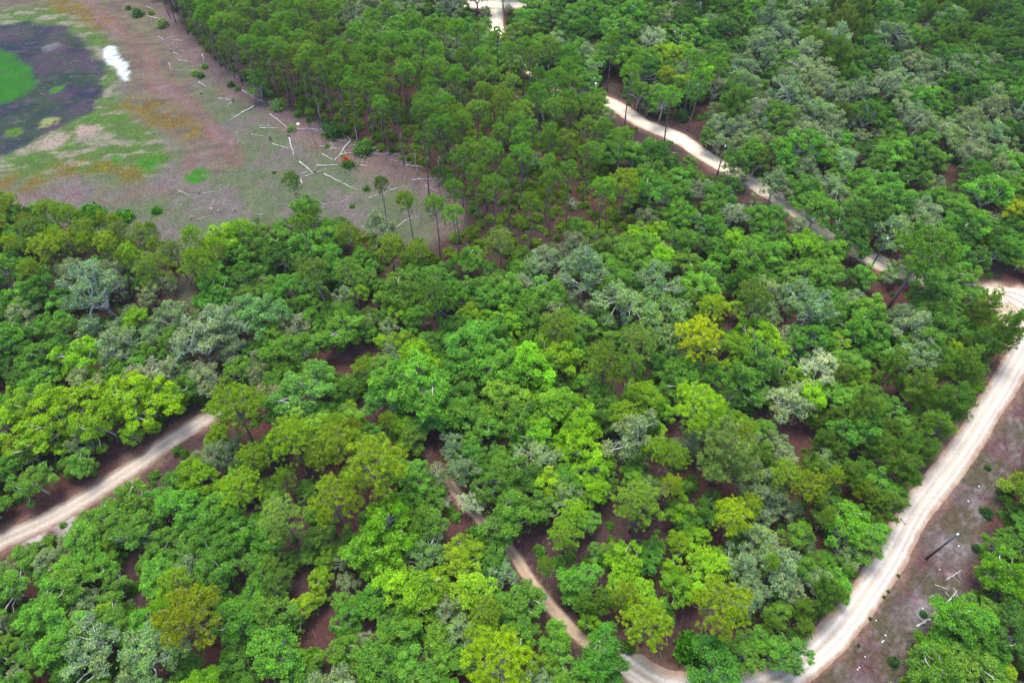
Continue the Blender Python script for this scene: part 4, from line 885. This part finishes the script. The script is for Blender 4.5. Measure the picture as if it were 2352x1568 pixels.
# ------------------------------------------------------------------ stuff: undergrowth under the trees, palmettos, grass and heath
us = [[c for c in e.children] for e in first_shrub[:4]]; items = []
N = 26000; ux = rng.uniform(-185,185,N); uy = rng.uniform(2,262,N); kk = np.abs(ux) < 62+uy*.6; ux, uy = ux[kk], uy[kk]
dC = sdist(clearP, ux, uy); dV = sdist(vergeP, ux, uy); dA = sdist(apronP, ux, uy); st = np.maximum(sdist(STAND, ux, uy), sdist(SPARSE, ux, uy)); dR = np.full(ux.shape, 1e9)
for k, (L, hw) in roads.items(): dR = np.minimum(dR, sdist(L, ux, uy, False)-hw)
dens = fbm(ux/8, uy/8, 91)
for i in range(len(ux)):
    if dC[i] > -.8 or dV[i] > -.2 or dA[i] > -.6 or dR[i] < .8: continue
    pal = st[i] > 0; vg = dV[i] > -4.5
    if rng.random() > (.95 if pal or vg else .34*(dens[i]*2)): continue
    px, py, dp_ = proj(ux[i], uy[i], .5)
    if not pal and (np.hypot(gaps[:len(GAPS),0]-px, gaps[:len(GAPS),1]-py) < gaps[:len(GAPS),2]*1.1).any(): continue
    s = rng.uniform(.5,1.2)*(1.0 if pal else .8)
    tn = np.array((.085,.150,.008) if pal else (.06,.15,.015))*rng.uniform(.6,1.3)
    items.append((ux[i], uy[i], 0, rng.uniform(0,6.28), s, s*rng.uniform(.7,1.3), tn*1.6, int(rng.integers(4))))
scatter('undergrowth', items, us, 'low palmetto and scrub undergrowth covering the forest floor', 'undergrowth'); print('UNDERGROWTH', len(items))
def tufts(name, lab, N, test, size, n_bl, tintf, seed, box=(-150,40,90,330)):
    r = np.random.default_rng(seed); x = r.uniform(box[0],box[1],N); y = r.uniform(box[2],box[3],N); w = test(x, y); k = r.random(N) < w; x, y = x[k], y[k]
    g = Geo(); C = np.stack([x,y,np.full(len(x),0.0)],1); K = len(C); P = np.repeat(C, n_bl, 0); P[:,:2] += r.normal(0,size*.45,(K*n_bl,2))
    d = unit(np.stack([r.normal(0,.5,K*n_bl), r.normal(0,.5,K*n_bl), np.ones(K*n_bl)],1)); ln = size*r.uniform(.5,1.2,(K*n_bl,1)); s = unit(np.cross(d, r.normal(0,1,(K*n_bl,3))))*size*.13
    g.tris(np.stack([P-s,P+s,P+d*ln],1), np.clip(r.normal(.5,.2,K*n_bl),0,1)); me = g.mesh(name, M_LEAF); o = link(name, me); o['tint'] = tintf; tag(o, lab, 'grass', kind='stuff'); print(name, K)
r = np.random.default_rng(88); g = Geo(); N = 6500
tx = r.uniform(-170,170,N); ty = r.uniform(2,250,N); ok = (np.abs(tx) < 60+ty*.6); tx, ty = tx[ok], ty[ok]
dR = np.min([sdist(L, tx, ty, False)-hw for L, hw in roads.values()], 0); dC = sdist(clearP, tx, ty); ok = (dR > .3) & ((dC < 0) | ((dC < 7) & (r.random(len(tx)) < .2))) & (sdist(vergeP, tx, ty) < 0); tx, ty = tx[ok], ty[ok]; K = len(tx)
a = r.uniform(0,6.28,K); ln = r.uniform(.2,.8,K); d = np.stack([np.cos(a), np.sin(a), r.uniform(0,.06,K)],1)*ln[:,None]; p = np.stack([-np.sin(a), np.cos(a), 0*a],1)*r.uniform(.012,.03,K)[:,None]; c = np.stack([tx,ty,np.full(K,.06)],1)
g.quads(np.stack([c-d-p, c+d-p*.5, c+d+p*.5, c-d+p],1), r.uniform(.2,1,K)); g.quads(np.stack([c-d-p, c+d-p*.5, c+d-p*.5-[0,0,.05], c-d-p-[0,0,.06]],1), r.uniform(.2,1,K))
o = link('forest_litter', g.mesh('forest_litter', M_TWIG)); tag(o, 'fallen twigs and sticks scattered over the leaf litter', 'litter', kind='stuff')
ringP, basinP, algP, sandP = poly_world(RING), poly_world(BASIN), poly_world(ALG), poly_world(SAND)
nz = lambda x, y: fbm(x/6, y/4, 55)
rw = lambda x, y: (sdist(ringP,x,y) > 0)*(sdist(basinP,x,y) < -1)*(sdist(sandP,x,y) < -1.5)
tufts('marsh_grass', 'green sedge tufts ringing the dry pond', 30000, lambda x,y: rw(x,y)*sst(.40,.60,nz(x,y)) + .05*(sdist(basinP,x,y) > 0)*(sdist(algP,x,y) < 0), .42, 7, [.20,.40,.03], 1)
tufts('straw_grass', 'straw-coloured dead grass between the sedge around the pond', 20000, lambda x,y: rw(x,y)*.45*sst(.6,.4,nz(x,y)), .40, 7, [.36,.36,.22], 2)
tufts('pasture_grass', 'thin grey-green grass over the clearing', 60000, lambda x,y: (sdist(clearP,x,y) > .5)*(sdist(ringP,x,y) < 0)*(sdist(poly_world(BROWN),x,y) < 0)*.35*sst(.35,.6,fbm(x/5,y/5,8)), .26, 5, [.20,.26,.10], 3)
HE = [poly_world(q) for q in ([(130,10),(180,22),(232,55)], [(305,232),(350,258),(385,285),(430,310)], [(150,388),(210,380),(290,392)], [(-20,430),(60,425),(90,415)])]
tufts('golden_heath', 'golden brown low heath patches around the pond margin', 40000, lambda x,y: sst(5.5,1.5,np.min([sdist(q,x,y,False) for q in HE],0))*sst(.3,.55,fbm(x/2.5,y/2.5,5)), .40, 8, [.48,.36,.015], 4)

tufts('verge_grass', 'dull tufts of grass and weeds on the verge beside the sand road', 16000, lambda x,y: (sdist(vergeP,x,y) > .1)*sst(.38,.6,fbm(x/3,y/3,78)), .22, 6, [.16,.17,.06], 7, (30,130,10,110))
tufts('forest_grass', 'sparse green seedlings and weeds on the leaf litter', 60000, lambda x,y: (sdist(vergeP,x,y) < 0)*(sdist(clearP,x,y) < 0)*(np.min([sdist(L,x,y,False)-hw for L,hw in roads.values()],0) > .4)*.5*sst(.45,.65,fbm(x/4,y/4,79)), .30, 6, [.12,.26,.03], 8, (-110,110,10,180))
# ------------------------------------------------------------------ light haze in the air between the camera and the far woods
me = bpy.data.meshes.new('haze'); x0, x1, y0, y1, z0, z1_ = -3600, 3600, -3600, 3900, -2, 112
me.from_pydata([(x,y,z) for z in (z0,z1_) for y in (y0,y1) for x in (x0,x1)], [], [(0,2,3,1),(4,5,7,6),(0,1,5,4),(2,6,7,3),(0,4,6,2),(1,3,7,5)])
hm = bpy.data.materials.new('haze'); hm.use_nodes = True; n = hm.node_tree; n.nodes.clear(); ho = n.nodes.new('ShaderNodeOutputMaterial'); pv = n.nodes.new('ShaderNodeVolumePrincipled')
pv.inputs['Color'].default_value = (.80,.88,1,1); pv.inputs['Density'].default_value = .00009; pv.inputs['Anisotropy'].default_value = .1
n.links.new(pv.outputs[0], ho.inputs['Volume']); me.materials.append(hm); o = link('haze', me); tag(o, 'thin blue haze in the air over the forest', 'haze', kind='stuff')
